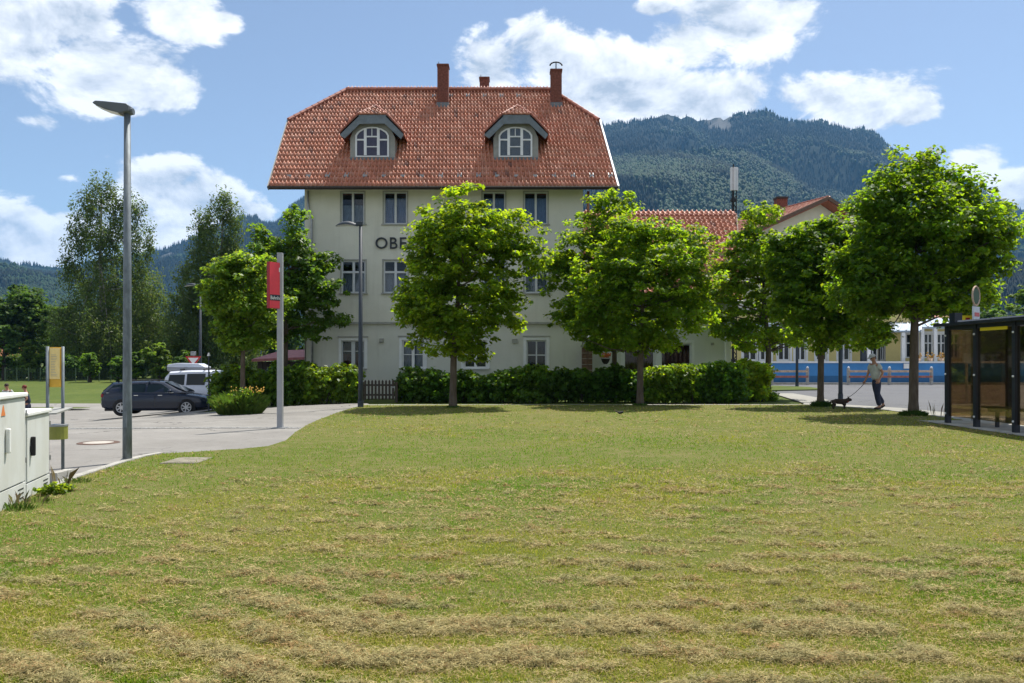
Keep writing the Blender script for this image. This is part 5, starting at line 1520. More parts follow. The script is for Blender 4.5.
def person(loc, rz, label, J, shirt, legs, hair, cap=None, skirt=False):
    """J: joints, forward is -x"""
    r = local_root('person', loc, label, 'person', None, rz)
    V = [J['pelvis'], J['waist'], J['chest'], J['neck'], J['headb'], J['head'], J['headt']]
    R = [(.13, .10), (.12, .095), (.15, .10), .055, .058, (.088, .078), .07]
    E = [(0, 1), (1, 2), (2, 3), (3, 4), (4, 5), (5, 6)]
    for s in ('l', 'r'):
        b = len(V)
        V += [J['sh' + s], J['el' + s], J['wr' + s], J['ha' + s]]
        R += [.055, .040, .027, (.035, .02)]
        E += [(2, b), (b, b + 1), (b + 1, b + 2), (b + 2, b + 3)]
        b = len(V)
        V += [J['hip' + s], J['kn' + s], J['an' + s], J['to' + s]]
        R += [.085, .056, .040, .036]
        E += [(0, b), (b, b + 1), (b + 1, b + 2), (b + 2, b + 3)]
    body = skin_mesh('body', V, E, R, M['skin'], r)
    # fingers, thumb, nose, ears joined to the same mesh
    mb = MB()
    for s in ('l', 'r'):
        h = Vector(J['ha' + s]); w_ = Vector(J['wr' + s]); d = (h - w_).normalized()
        sd = Vector((0, 1, 0)).cross(d).normalized()
        yv = d.cross(sd)
        for k in range(4):
            p = h + sd * (k - 1.5) * .019
            L = (.062, .075, .070, .055)[k]
            inw = Vector((0, 0, 0)) + yv * (0.02 if s == 'l' else -0.02)
            mb.tube([p - d * .02, p + d * L * .5, p + d * L * .8 + inw], [.0095, .0085, .007], 6)
        p = h - sd * .034 - d * .03
        mb.tube([p, p - sd * .022 + d * .02, p - sd * .02 + d * .05], [.012, .010, .008], 6)
    hd = Vector(J['head']); fw = Vector(J['face']).normalized()
    up = (Vector(J['headt']) - Vector(J['headb'])).normalized(); sid = fw.cross(up).normalized()
    mb.tube([hd + fw * .075 + up * .02, hd + fw * .105 - up * .02, hd + fw * .085 - up * .03], [.010, .016, .010], 6)
    mb.tube([hd + fw * .080 - up * .055 - sid * .02, hd + fw * .086 - up * .055, hd + fw * .080 - up * .055 + sid * .02], [.006, .008, .006], 6)
    for q in (-1, 1): mb.sphere(hd + sid * q * .085, (.018, .012, .030), 6, 4)
    t = mb.mesh('tmp'); t.materials.append(M['skin'])
    bm = bmesh.new(); bm.from_mesh(body.data); bm.from_mesh(t); bm.to_mesh(body.data); bm.free()
    ey = MB()
    for q in (-1, 1): ey.sphere(hd + sid * q * .032 + fw * .078 + up * .012, .010, 6, 4)
    ey.build('eyes', M['black'], r)
    # shirt
    V = [J['pelvis'], J['waist'], J['chest'], tuple(Vector(J['chest']).lerp(Vector(J['neck']), .62))]
    R = [(.195, .165), (.180, .165), (.190, .160), .090]; E = [(0, 1), (1, 2), (2, 3)]
    V[0] = tuple(Vector(J['pelvis']) + Vector((0, 0, -.035)))
    for s in ('l', 'r'):
        b = len(V); V += [J['sh' + s], tuple(Vector(J['sh' + s]).lerp(Vector(J['el' + s]), .62))]
        R += [.084, .074]; E += [(2, b), (b, b + 1)]
    skin_mesh('shirt', V, E, R, shirt, r)
    V = [tuple(Vector(J['pelvis']).lerp(Vector(J['waist']), .45)), J['pelvis']]; R = [(.165, .145), (.178, .155)]; E = [(0, 1)]
    for s in ('l', 'r'):
        b = len(V); an = tuple(Vector(J['kn' + s]).lerp(Vector(J['an' + s]), .93))
        if skirt: an = J['kn' + s]
        V += [J['hip' + s], J['kn' + s] if not skirt else tuple(Vector(J['hip' + s]).lerp(Vector(J['kn' + s]), .6)), an]
        R += [.122, .092 if not skirt else .1, .074 if not skirt else .095]; E += [(1, b), (b, b + 1), (b + 1, b + 2)]
    skin_mesh('trousers' if not skirt else 'shorts', V, E, R, legs, r)
    for s in ('l', 'r'):
        a = Vector(J['an' + s]); t_ = Vector(J['to' + s]); d = (t_ - a); d.z *= .6
        heel = a - d * .35 + Vector((0, 0, -.035)); toe = t_ + d * .25
        skin_mesh('shoe', [tuple(heel), tuple(a.lerp(t_, .5) + Vector((0, 0, -.02))), tuple(toe)], [(0, 1), (1, 2)], [(.045, .042), (.048, .045), (.042, .03)], M['shoe'], r)
    mb = MB(); c = hd + up * .045 - fw * .022
    mb.sphere(c, (.096, .086, .090), 14, 9)
    mb.build('hair', hair, r, smooth=True)
    if cap is not None:
        mb = MB(); c = hd + up * .065 - fw * .008
        mb.sphere(c, (.103, .092, .075), 14, 8)
        q = [c + fw * .06 + sid * .085, c + fw * .165 + sid * .055 - up * .02, c + fw * .165 - sid * .055 - up * .02, c + fw * .06 - sid * .085]
        mb.add([tuple(p) for p in q] + [tuple(p - up * .012) for p in q], BF)
        mb.build('cap', cap, r, smooth=False)
    return r


JW = dict(pelvis=(0.0, 0, .93), waist=(-.02, 0, 1.08), chest=(-.05, 0, 1.30), neck=(-.075, 0, 1.47), headb=(-.09, 0, 1.52), head=(-.125, 0, 1.60), headt=(-.130, 0, 1.665),
          face=(-1, -.15, -.40), shl=(-.06, -.18, 1.40), ell=(.06, -.24, 1.14), wrl=(-.05, -.22, .92), hal=(-.10, -.21, .86),
          shr=(-.08, .18, 1.39), elr=(-.14, .22, 1.12), wrr=(-.25, .20, .89), har=(-.30, .19, .83),
          hipl=(0, -.09, .88), knl=(-.05, -.10, .48), anl=(.04, -.10, .085), tol=(-.11, -.10, .04),
          hipr=(0, .09, .88), knr=(.07, .10, .50), anr=(.30, .10, .15), tor=(.19, .10, .045))
wpx, wpy = 876.5, 25.3
WP_ = person((PX(wpx, wpy), wpy, 0.03), 0.08, 'walking person in a pale grey shirt, dark trousers and grey cap holding a dog lead', JW, M['tshirt'], M['jeans'], M['hair_dark'], M['cap'])

JS = dict(JW)
JS.update(face=(-1, 0.1, -.1), wrl=(-.10, -.20, 1.02), hal=(-.18, -.17, 1.0), knl=(-.03, -.10, .48), anl=(-.02, -.1, .085), tol=(-.17, -.1, .04), knr=(.02, .1, .48), anr=(.08, .1, .09), tor=(-.07, .1, .04))
p2x, p2y = PX(27.5, 33), 33.0
p2 = person((p2x, p2y, tz(p2x, p2y) + 0.0), 0.25, 'person with auburn hair in dark top and shorts standing on the road behind the cabinets', JS, M['navy_cloth'], M['jeans'], M['hair_red'], skirt=True)
p3x, p3y = PX(8.5, 36), 36.0
p3 = person((p3x, p3y, tz(p3x, p3y) + 0.0), 1.4, 'person with dark hair in a pale shirt, head and shoulders showing above the larger cabinet', JS, M['tshirt'], M['jeans'], M['hair_dark'])
for q, s in ((p2, 0.97), (p3, 0.98)): q.scale = (s, s, s)
WP_.scale = (1.0, 1.12, 1.02)

# dog: faces right (+x)
dx_, dy_ = PX(840.5, 25.6), 25.6
dg_ = local_root('dog', (dx_, dy_, 0.03), 'small dark brown dog with pricked ears on a lead, standing on the lawn edge', 'dog', None, -0.05)
V = [(-.16, 0, .245), (-.24, 0, .25), (0, 0, .235), (.13, 0, .225), (.20, 0, .26), (.265, 0, .30), (.31, 0, .295), (.36, 0, .275),
     (-.275, 0, .26), (-.31, 0, .235), (-.325, 0, .17)]
R = [.098, .092, .100, .108, .080, .070, .052, .034, .034, .024, .014]
E = [(1, 0), (0, 2), (2, 3), (3, 4), (4, 5), (5, 6), (6, 7), (1, 8), (8, 9), (9, 10)]
for s in (-1, 1):
    b = len(V)
    V += [(.13, s * .06, .16), (.125 + .02 * s, s * .06, .09), (.12 + .03 * s, s * .06, .02), (.15 + .03 * s, s * .06, .012)]
    R += [.050, .032, .024, .026]; E += [(3, b), (b, b + 1), (b + 1, b + 2), (b + 2, b + 3)]
    b = len(V)
    V += [(-.20, s * .06, .17), (-.17 + .03 * s, s * .06, .12), (-.23 + .03 * s, s * .06, .075), (-.22 + .03 * s, s * .06, .018), (-.19 + .03 * s, s * .06, .012)]
    R += [.062, .044, .027, .023, .026]; E += [(1, b), (b, b + 1), (b + 1, b + 2), (b + 2, b + 3), (b + 3, b + 4)]
skin_mesh('body', V, E, R, M['dog'], dg_, 2, 2)
for s in (-1, 1):
    MB().add([(.235, s * .030, .335), (.275, s * .018, .345), (.262, s * .062, .335), (.240, s * .052, .415)], [(0, 1, 2), (0, 1, 3), (1, 2, 3), (2, 0, 3)]).build('ear', M['dog'], dg_)
MB().tube([(.185, 0, .25), (.215, 0, .265)], [.075, .070], 10).build('collar', M['sign_red'], dg_)
lead_a = Vector((PX(876.5, 25.3) - .315, 25.3 + .20, 0.03 + .80)); lead_b = Vector((dx_ + .19, dy_ - .01, .03 + .33))
pts = []
for t in np.linspace(0, 1, 9):
    p = lead_a.lerp(lead_b, t); p.z -= .05 * 4 * t * (1 - t) * .8; pts.append(p)
ld = MB(); ld.tube([p for p in pts], .009, 5)
lo_ = ld.build('dog_lead', M['black'], None, loc=tuple(lead_b)); tag(lo_, 'thin dark lead running from the walking person down to the dog', 'dog lead')

# bird
bxx, byy = G(621, 417.3)
br = local_root('blackbird', (bxx, byy, 0.06), 'small black bird sitting on the lawn in front of the two middle trees', 'bird', None, 0.1)
skin_mesh('body', [(0, 0, .07), (-.05, 0, .06), (.04, 0, .085), (.065, 0, .115), (-.11, 0, .10), (-.17, 0, .125)], [(0, 1), (0, 2), (2, 3), (1, 4), (4, 5)], [.040, .034, .034, .027, .016, .012], M['bird'], br, 2)
MB().tube([(.085, 0, .118), (.115, 0, .112)], [.008, .002], 6).build('beak', M['beak'], br)
for s in (-1, 1): MB().tube([(0, .012 * s, .045), (.005, .014 * s, 0)], .004, 5).build('leg', M['beak'], br)

# ------------------------------------------------------------------ numpy noise
_perm = RNG.random((256, 256))


def vnoise(x, y):
    xi = np.floor(x).astype(int); yi = np.floor(y).astype(int); fx = x - xi; fy = y - yi
    fx = fx * fx * (3 - 2 * fx); fy = fy * fy * (3 - 2 * fy)
    a = _perm[xi & 255, yi & 255]; b = _perm[(xi + 1) & 255, yi & 255]; c = _perm[xi & 255, (yi + 1) & 255]; d = _perm[(xi + 1) & 255, (yi + 1) & 255]
    return (a * (1 - fx) + b * fx) * (1 - fy) + (c * (1 - fx) + d * fx) * fy


def fbm(x, y, o=4):
    s = 0; a = .5; t = 0
    for k in range(o):
        s = s + a * vnoise(x * 2 ** k + 17.3 * k, y * 2 ** k + 5.1 * k); t += a; a *= .5
    return s / t


def unit(v): return v / np.maximum(np.linalg.norm(v, axis=1, keepdims=True), 1e-9)


def leaf_quads(c, size, upb=0.6, asp=0.75, droop=0.0, out=None):
    n = len(c)
    nr = RNG.normal(0, 1, (n, 3)); nr[:, 2] = np.abs(nr[:, 2]) * 0.6 + upb * 1.6
    if out is not None: nr = nr + out * 1.1
    nr = unit(nr)
    t = RNG.normal(0, 1, (n, 3)); t[:, 2] -= droop
    t = unit(t - nr * (t * nr).sum(1, keepdims=True)); b = np.cross(nr, t)
    s = size[:, None] if hasattr(size, '__len__') else size
    v = np.empty((n, 4, 3))
    v[:, 0] = c - t * s * .5
    v[:, 1] = c + b * s * .5 * asp - t * s * .05 + nr * s * .10
    v[:, 2] = c + t * s * .55
    v[:, 3] = c - b * s * .5 * asp - t * s * .05 + nr * s * .10
    return v.reshape(-1, 3), np.arange(4 * n)


def foliage(name, lobes, n, size, mat, parent, clump=0.4, flat=0.55, upb=0.6, per=48, shell=0.42, tvar=0.25, droop=0.0, zlen=1.0, hue=(1, 1, 1), org=None, asp=0.75, label=None, stuff=True, spray=.22):
    """lobes: (x,y,z,rx,ry,rz) local; leaves in clumps spread through the lobes, denser towards their surface"""
    L = np.array(lobes, dtype=float)
    wts = (L[:, 3] * L[:, 4] * L[:, 5]) ** .72; wts /= wts.sum()
    nc = max(6, int(n / per))
    li = RNG.choice(len(L), nc, p=wts)
    d = unit(RNG.normal(0, 1, (nc, 3))); r = RNG.random(nc) ** shell
    spr = RNG.random(nc) < spray; r = np.where(spr, RNG.uniform(1.0, 1.22, nc), r)
    cc = L[li, :3] + d * r[:, None] * L[li, 3:6]
    keep = np.ones(nc, bool)
    cr = clump * (0.6 + 0.8 * RNG.random(nc)) * np.where(spr, .62, 1)
    ct = 1 - tvar + 2 * tvar * RNG.random(nc)
    pk_ = np.where(spr, .45, 1.0); k = RNG.choice(nc, n, p=pk_ / pk_.sum())
    dd_ = unit(RNG.normal(0, 1, (n, 3))) * (RNG.random(n) ** .45)[:, None]
    off = dd_ * cr[k][:, None]; off[:, 2] *= flat * zlen
    c = cc[k] + off
    sz = size * (0.65 + 0.7 * RNG.random(n))
    out = d[k] * 0.35 + unit(off + 1e-6) * 0.45
    v, idx = leaf_quads(c, sz, upb, asp, droop, out)
    t = (ct[k] * (0.78 + 0.44 * RNG.random(n)))[:, None] * np.array(hue)[None, :] * (1 + RNG.normal(0, .07, (n, 3)))
    t = np.clip(t, 0.2, 2.2)
    o = np_mesh(name, v, 4, idx, mat, parent=parent, tint=np.repeat(t, 4, axis=0))
    if label: o['label'] = label
    return o, cc


def limbs(mb, trunk_pts, targets, r0, n, rng=random):
    idx = list(range(len(targets))); rng.shuffle(idx)
    tp = [Vector(p) for p in trunk_pts]
    for i in idx[:n]:
        T = Vector(targets[i])
        # start on the trunk below the target
        best = None
        for k in range(20):
            s = k / 19 * (len(tp) - 1); a = int(min(s, len(tp) - 2)); p = tp[a].lerp(tp[a + 1], s - a)
            if p.z < T.z - 0.25 * (T - p).length: best = p
        if best is None: best = tp[max(0, len(tp) // 2)]
        mid = best.lerp(T, .5) + Vector((rng.uniform(-.1, .1), rng.uniform(-.1, .1), -.08 * (T - best).length + rng.uniform(0, .2)))
        mb.tube([best, mid, T], [r0, r0 * .6, r0 * .18], 5, cap=False)


def tree(px, py, Y, lobes, n, size, mat, label, tr=0.11, bark='bark', group='leafy trees in a row along the lawn', name='maple_tree', clump=.36, depthf=0.9, nl=34, hue=(1, 1, 1), top=None, **kw):
    """px,py foot of the trunk; lobes in pixel extents at this tree's distance"""
    x0 = PX(px, Y); z0 = tz(x0, Y) + (0.03 if Y < 31 else -0.02)
    r = local_root(name, (x0, Y, z0), label, 'tree', group)
    LB = []
    for q in lobes:
        lx_, lz_, rx_, rz_ = PX(q[0], Y) - x0, PZ(q[1], Y) - z0, q[2] / F * Y, q[3] / F * Y
        dy = q[4] / F * Y if len(q) > 4 else RNG.uniform(-.35, .35) * rx_
        LB.append((lx_, dy, lz_, rx_ * .93, rx_ * depthf, rz_ * .93))
    zmin = min(l[2] - l[5] for l in LB); zmax = max(l[2] + l[5] for l in LB)
    cxm = sum(l[0] * l[3] for l in LB) / sum(l[3] for l in LB)
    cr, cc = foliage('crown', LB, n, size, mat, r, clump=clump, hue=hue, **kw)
    th = zmin + (zmax - zmin) * .78
    tp = [(0, 0, -.1), (0, 0, .05), (.0, 0, .4), (.02, 0, max(.6, zmin)), (cxm * .35, .03, zmin + (th - zmin) * .45), (cxm * .7, 0, th)]
    mb = MB(); mb.tube(tp, [tr * 1.55, tr * 1.3, tr * 1.03, tr * .92, tr * .55, tr * .12], 10)
    limbs(mb, tp[3:], [tuple(c) for c in cc], tr * .32, nl)
    mb.build('trunk', M[bark], r, smooth=True)
    return r, z0


T1 = [(466, 208, 26, 24), (438, 228, 27, 24), (470, 240, 55, 38), (505, 235, 32, 30), (530, 262, 20, 16), (436, 262, 32, 34), (460, 292, 62, 42), (448, 328, 46, 28), (412, 310, 20, 20), (500, 312, 30, 24), (524, 238, 20, 14), (460, 348, 34, 14), (410, 284, 13, 20)]
tree(453, 408.5, 26.4, T1, 32045, .14, M['leaf'], 'round maple standing alone in front of the tall house, hiding part of its lettering', .115, hue=(1.05, 1.0, 1))
T2 = [(625, 236, 26, 20), (655, 238, 36, 20), (690, 248, 30, 24), (648, 275, 52, 34), (690, 285, 34, 34), (610, 275, 38, 34), (652, 315, 58, 30), (600, 310, 30, 22), (700, 312, 20, 22), (645, 338, 46, 16), (580, 330, 16, 10)]
tree(640, 406, 27.7, T2, 30812, .14, M['leaf'], 'broad maple in the middle of the row, nearer of the two close trunks', .115)
T2b = [(612, 206, 24, 14), (604, 228, 26, 22), (588, 250, 36, 26), (575, 280, 30, 28), (590, 310, 38, 26), (625, 262, 30, 34), (566, 318, 20, 14), (560, 262, 16, 14), (552, 290, 10, 10), (610, 338, 30, 16)]
tree(614, 399, 31.2, T2b, 20952, .14, M['leaf'], 'slimmer dark trunked maple close behind and left of the broad middle maple', .10)
T3 = [(760, 214, 17, 14), (752, 240, 26, 22), (735, 268, 24, 26), (766, 270, 40, 34), (785, 300, 36, 32), (735, 300, 24, 24), (728, 325, 24, 18), (765, 335, 40, 18), (716, 300, 12, 14), (790, 250, 26, 24)]
tree(768, 397.5, 32.8, T3, 24650, .14, M['leaf'], 'maple at the right end of the hedge, leftmost of the right three', .125)
T4 = [(800, 242, 22, 18), (836, 236, 34, 20), (800, 260, 34, 34), (845, 262, 44, 40), (815, 300, 44, 34), (855, 305, 36, 32), (825, 335, 44, 16), (790, 300, 22, 26), (868, 335, 22, 14), (775, 250, 14, 16)]
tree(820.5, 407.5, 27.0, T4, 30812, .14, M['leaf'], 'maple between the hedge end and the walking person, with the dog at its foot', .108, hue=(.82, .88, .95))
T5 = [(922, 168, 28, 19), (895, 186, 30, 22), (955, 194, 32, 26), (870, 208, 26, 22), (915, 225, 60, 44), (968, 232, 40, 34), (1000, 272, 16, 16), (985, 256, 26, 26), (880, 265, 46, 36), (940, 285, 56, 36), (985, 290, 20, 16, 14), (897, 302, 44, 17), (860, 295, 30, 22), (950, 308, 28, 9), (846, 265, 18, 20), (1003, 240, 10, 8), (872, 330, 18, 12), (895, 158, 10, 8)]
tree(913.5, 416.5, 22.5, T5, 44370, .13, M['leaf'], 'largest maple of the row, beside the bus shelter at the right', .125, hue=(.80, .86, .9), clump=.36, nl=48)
T6 = [(240, 268, 22, 16), (222, 285, 20, 20), (262, 275, 18, 18), (243, 300, 34, 24), (226, 320, 22, 16), (265, 310, 20, 22), (245, 340, 28, 14), (284, 298, 9, 12), (214, 300, 10, 12)]
tree(242.5, 397, 29.0, T6, 14000, .14, M['leaf_lime'], 'young bright lime green maple left of the red panel post', .09, hue=(.78, .92, 1), group='leafy trees in a row along the lawn')
T7 = [(262, 236, 13, 14), (295, 222, 13, 15), (290, 244, 20, 16), (265, 260, 22, 22), (298, 268, 32, 22), (325, 262, 14, 12), (322, 292, 24, 18), (285, 295, 34, 26), (335, 318, 18, 9), (305, 325, 32, 16), (265, 325, 26, 22), (250, 290, 16, 18)]
tree(285, 398, 31.6, T7, 18000, .15, M['leaf_dark'], 'darker maple overlapping the left corner of the tall house behind the hedge', .11, hue=(1.05, 1.1, 1), shell=.38)

# ------------------------------------------------------------------ far trees
def far_tree(px, top, wpx, Y, label, kind='round', hue=(1, 1, 1), n=7000, base_frac=.18, name='leafy_tree', mat='leaf_far', group='trees beyond the meadow'):
    x0 = PX(px, Y); z0 = tz(x0, Y) - .05
    r = local_root(name, (x0, Y, z0), label, 'tree', group)
    H = PZ(top, Y) - z0; R = wpx / 2 / F * Y
    LB = []
    if kind == 'round':
        LB.append((0, 0, H * .55, R * .72, R * .75, H * .38))
        for k in range(11):
            a = RNG.random() * 6.28; zz = H * (.2 + .62 * RNG.random()); q = R * .55 * (1 - .45 * abs(zz / H - .45))
            s = R * (.28 + .2 * RNG.random())
            LB.append((q * math.cos(a), q * math.sin(a) * .9, zz, s, s, s * .85))
        LB.append((RNG.uniform(-.2, .2) * R, 0, H * .88, R * .4, R * .4, H * .11))
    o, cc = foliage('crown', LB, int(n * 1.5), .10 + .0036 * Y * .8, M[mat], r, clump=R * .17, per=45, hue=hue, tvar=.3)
    mb = MB(); tp = [(0, 0, 0), (0, 0, H * .3), (0, 0, H * .7)]
    mb.tube(tp, [R * .09 + .1, R * .07 + .06, .05], 7); limbs(mb, tp, [tuple(c) for c in cc], .07, 14)
    mb.build('trunk', M['bark_dark'], r)
    return r


def birch(px, top, lobes, Y, label, n=16000):
    x0 = PX(px, Y); z0 = tz(x0, Y) - .05
    r = local_root('birch_tree', (x0, Y, z0), label, 'tree', 'trees beyond the meadow')
    LB = []
    for q in lobes:
        LB.append((PX(q[0], Y) - x0, RNG.uniform(-.3, .3) * q[2] / F * Y, PZ(q[1], Y) - z0, q[2] / F * Y, q[2] / F * Y, q[3] / F * Y))
    o, cc = foliage('crown', LB, int(n * 2.1), .29, M['leaf_birch'], r, clump=.62, flat=1.9, upb=.15, per=22, shell=.5, tvar=.25, droop=1.4, asp=.5)
    mb = MB(); H = PZ(top, Y) - z0
    tp = [(0, 0, 0), (.15, 0, H * .3), (-.2, .2, H * .6), (.1, 0, H * .9)]
    mb.tube(tp, [.38, .3, .18, .05], 8); limbs(mb, tp, [tuple(c) for c in cc], .09, 46)
    mb.build('trunk', M['bark_birch'], r, smooth=True)
    return r


birch(101, 174, [(103, 190, 12, 18), (88, 208, 16, 20), (118, 205, 14, 24), (134, 215, 10, 22), (78, 238, 14, 24), (104, 240, 26, 32), (136, 255, 14, 30), (150, 245, 6, 26), (72, 268, 12, 20), (108, 290, 44, 34), (150, 300, 18, 30), (110, 335, 52, 30), (70, 330, 16, 28), (155, 340, 22, 24), (112, 362, 50, 12)], 98,
      'tall airy birch behind the street lamp, its top against the clouds', 26000)
birch(222, 194, [(222, 208, 12, 16), (207, 222, 12, 16), (232, 225, 10, 22), (205, 250, 18, 26), (228, 255, 14, 28), (240, 280, 10, 34), (200, 290, 26, 32), (190, 325, 26, 30), (225, 320, 26, 34), (180, 352, 24, 20), (238, 352, 30, 22), (212, 352, 30, 22)], 92,
      'weeping birch between the tall lamp and the young lime green maple', 22000)
HQ = []
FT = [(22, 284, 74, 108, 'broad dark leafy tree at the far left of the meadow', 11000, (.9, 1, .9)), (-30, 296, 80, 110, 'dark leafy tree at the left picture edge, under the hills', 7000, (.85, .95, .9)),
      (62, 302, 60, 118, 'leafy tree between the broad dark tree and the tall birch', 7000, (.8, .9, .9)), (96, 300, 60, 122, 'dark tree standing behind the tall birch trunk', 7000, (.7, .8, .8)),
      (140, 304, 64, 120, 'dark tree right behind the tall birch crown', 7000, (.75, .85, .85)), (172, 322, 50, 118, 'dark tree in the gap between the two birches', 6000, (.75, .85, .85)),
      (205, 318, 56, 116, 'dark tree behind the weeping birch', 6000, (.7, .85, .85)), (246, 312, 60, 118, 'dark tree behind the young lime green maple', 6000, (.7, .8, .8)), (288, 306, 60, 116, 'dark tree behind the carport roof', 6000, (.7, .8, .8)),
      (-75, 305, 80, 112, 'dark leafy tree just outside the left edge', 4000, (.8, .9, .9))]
for q in FT: far_tree(q[0], q[1], q[2], q[3], q[4], n=q[5], hue=q[6])
SHB = [(30, 336, 26, 92, 'pale green bush left of the yellow timetable board', (1.5, 1.45, 1.2)), (4, 322, 34, 92, 'bluish green bush beside the cottage', (1.1, 1.2, 1.3)), (90, 352, 24, 86, 'small round light bush before the birch trunk', (1.4, 1.5, 1.1)), (118, 356, 22, 86, 'small bush right of the birch trunk', (1.2, 1.35, 1.1)),
       (160, 343, 36, 84, 'yellow green bush above the roof of the navy car', (1.6, 1.5, 1.0)), (135, 352, 26, 84, 'bush behind the left part of the navy car', (1.2, 1.3, 1.0)), (62, 356, 40, 90, 'low clipped bush right behind the yellow timetable board', (1.0, 1.15, 1.0)), (186, 350, 30, 80, 'bush behind the give way sign', (1.1, 1.2, 1.0))]
for q in SHB: far_tree(q[0], q[1], q[2], q[3], q[4], n=2600, hue=q[5], name='bush', group='bushes along the meadow')
for o in list(bpy.data.objects):
    if o.name.startswith('bush') and 'category' in o: o['category'] = 'bush'
for q in ((-6, 60, 353, 'left part of the tall hedge along the far meadow edge'), (56, 130, 358, 'middle part of the tall hedge along the far meadow edge'), (126, 212, 352, 'right part of the tall hedge along the far meadow edge, behind the cars')):
    HQ.append(q)
RT = [(925, 294, 50, 112, 'light green tree above the veranda roof', (1.3, 1.3, 1.0), 5000), (960, 300, 44, 104, 'light green tree just left of the bus stop sign', (1.3, 1.35, 1.0), 4000), (985, 292, 44, 125, 'bluish green tree behind the bus stop sign', (1.0, 1.15, 1.2), 4000),
      (1024, 286, 52, 98, 'yellow green tree at the right picture edge above the shelter', (1.5, 1.5, .9), 5000), (1075, 280, 70, 100, 'tree beyond the right picture edge', (1.1, 1.2, 1.0), 3000), (895, 304, 40, 118, 'dark green tree behind the big maple trunk', (1.0, 1.1, 1.0), 3000), (1000, 306, 40, 92, 'low green tree directly over the shelter roof', (1.1, 1.25, 1.0), 3000)]
for q in RT: far_tree(q[0], q[1], q[2], q[3], q[4], n=q[6], hue=q[5], group='trees beyond the station')

# ------------------------------------------------------------------ hedges and shrubs
def hedge(pxa, pxb, Y, top, label, n, hue=(1, 1, 1), name='hedge', group='garden hedges before the house', dep=.55, size=.135, lean=.14, mat='leaf_hedge'):
    xa, xb = PX(pxa, Y), PX(pxb, Y); xm = (xa + xb) / 2; z0 = tz(xm, Y) - .02
    r = local_root(name, (xm, Y, z0), label, name, group)
    H = PZ(top, Y) - z0; LB = []
    k = max(2, int((xb - xa) / (.45 if Y < 60 else 1.6)))
    for i in range(k):
        x = xa + (xb - xa) * (i + .5) / k - xm; h = H * RNG.uniform(.82, 1.02)
        for zz in (.25, .6, .84): LB.append((x + RNG.uniform(-.08, .08), RNG.uniform(-lean, lean), h * zz, (xb - xa) / k * .72, dep, h * .20))
    o, cc = foliage('foliage', LB, n, size, M[mat], r, clump=(.17 if Y < 60 else .6), per=14, shell=.6, spray=.34, hue=hue, upb=.35, tvar=.38, flat=.8)
    mb = MB()
    for i in range(k * 3):
        x = RNG.uniform(xa, xb) - xm; y = RNG.uniform(-.3, .3)
        mb.tube([(x, y, 0), (x + RNG.uniform(-.15, .15), y, H * .5), (x + RNG.uniform(-.3, .3), y, H * .9)], [.022, .014, .005], 5, cap=False)
    tag(mb.build('stems', M['bark_dark'], r), kind='stuff')
    return r


hedge(213, 262, 30.6, 366, 'left end of the long leafy hedge, behind the flowering clump', 10000)
hedge(258, 312, 30.4, 365, 'part of the long hedge behind the grey post with the red panel', 11000, (.95, 1, 1))
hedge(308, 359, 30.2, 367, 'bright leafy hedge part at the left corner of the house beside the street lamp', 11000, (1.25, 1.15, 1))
hedge(402, 432, 30.6, 368, 'dark rounded shrub right of the picket gate under the second ground floor window', 6500, (.7, .8, .9), 'shrub')
hedge(428, 470, 30.6, 370, 'dark shrub directly behind the trunk of the lone maple', 8000, (.6, .75, .8), 'shrub')
hedge(466, 505, 30.6, 372, 'loose shrub right of the lone maple trunk under the hidden window', 6500, (.8, .9, .9), 'shrub')
hedge(500, 545, 30.4, 367, 'light tipped shrub below the tall garden window', 7500, (1.0, 1.05, .95), 'shrub')
hedge(540, 585, 30.6, 370, 'glossy broad leaved shrub between the garden window and the brick pier', 7000, (.75, .85, 1.0), 'shrub', size=.16)
hedge(582, 622, 30.8, 366, 'dark shrub under the orange flower basket', 7000, (.65, .8, .9), 'shrub')
hedge(618, 652, 30.6, 369, 'dark hedge part behind the broad middle maple trunk', 6500, (.7, .85, .9))
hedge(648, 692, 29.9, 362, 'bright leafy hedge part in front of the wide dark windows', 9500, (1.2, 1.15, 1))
hedge(688, 718, 30.4, 366, 'hedge part in front of the plain white wall of the wing', 6500, (.95, 1.05, 1))
hedge(714, 742, 30.2, 362, 'taller hedge part below the right end of the wing', 6500, (.85, 1.0, 1))
hedge(736, 766, 31.6, 360, 'yellow green end block of the hedge beside the first right hand tree', 8500, (2.0, 1.6, 1))  # leaf tint raised towards yellow green
hedge(768, 776, 31.6, 392, 'low tuft at the foot of the first right hand tree', 600, (1, 1.1, 1), 'shrub', size=.07)

for q in HQ:
    hedge(q[0], q[1], 96, q[2], q[3], 5200, (.9, 1.0, .9), 'hedge', 'tall hedges along the meadow', dep=1.6, size=.36, lean=.6, mat='leaf_far')
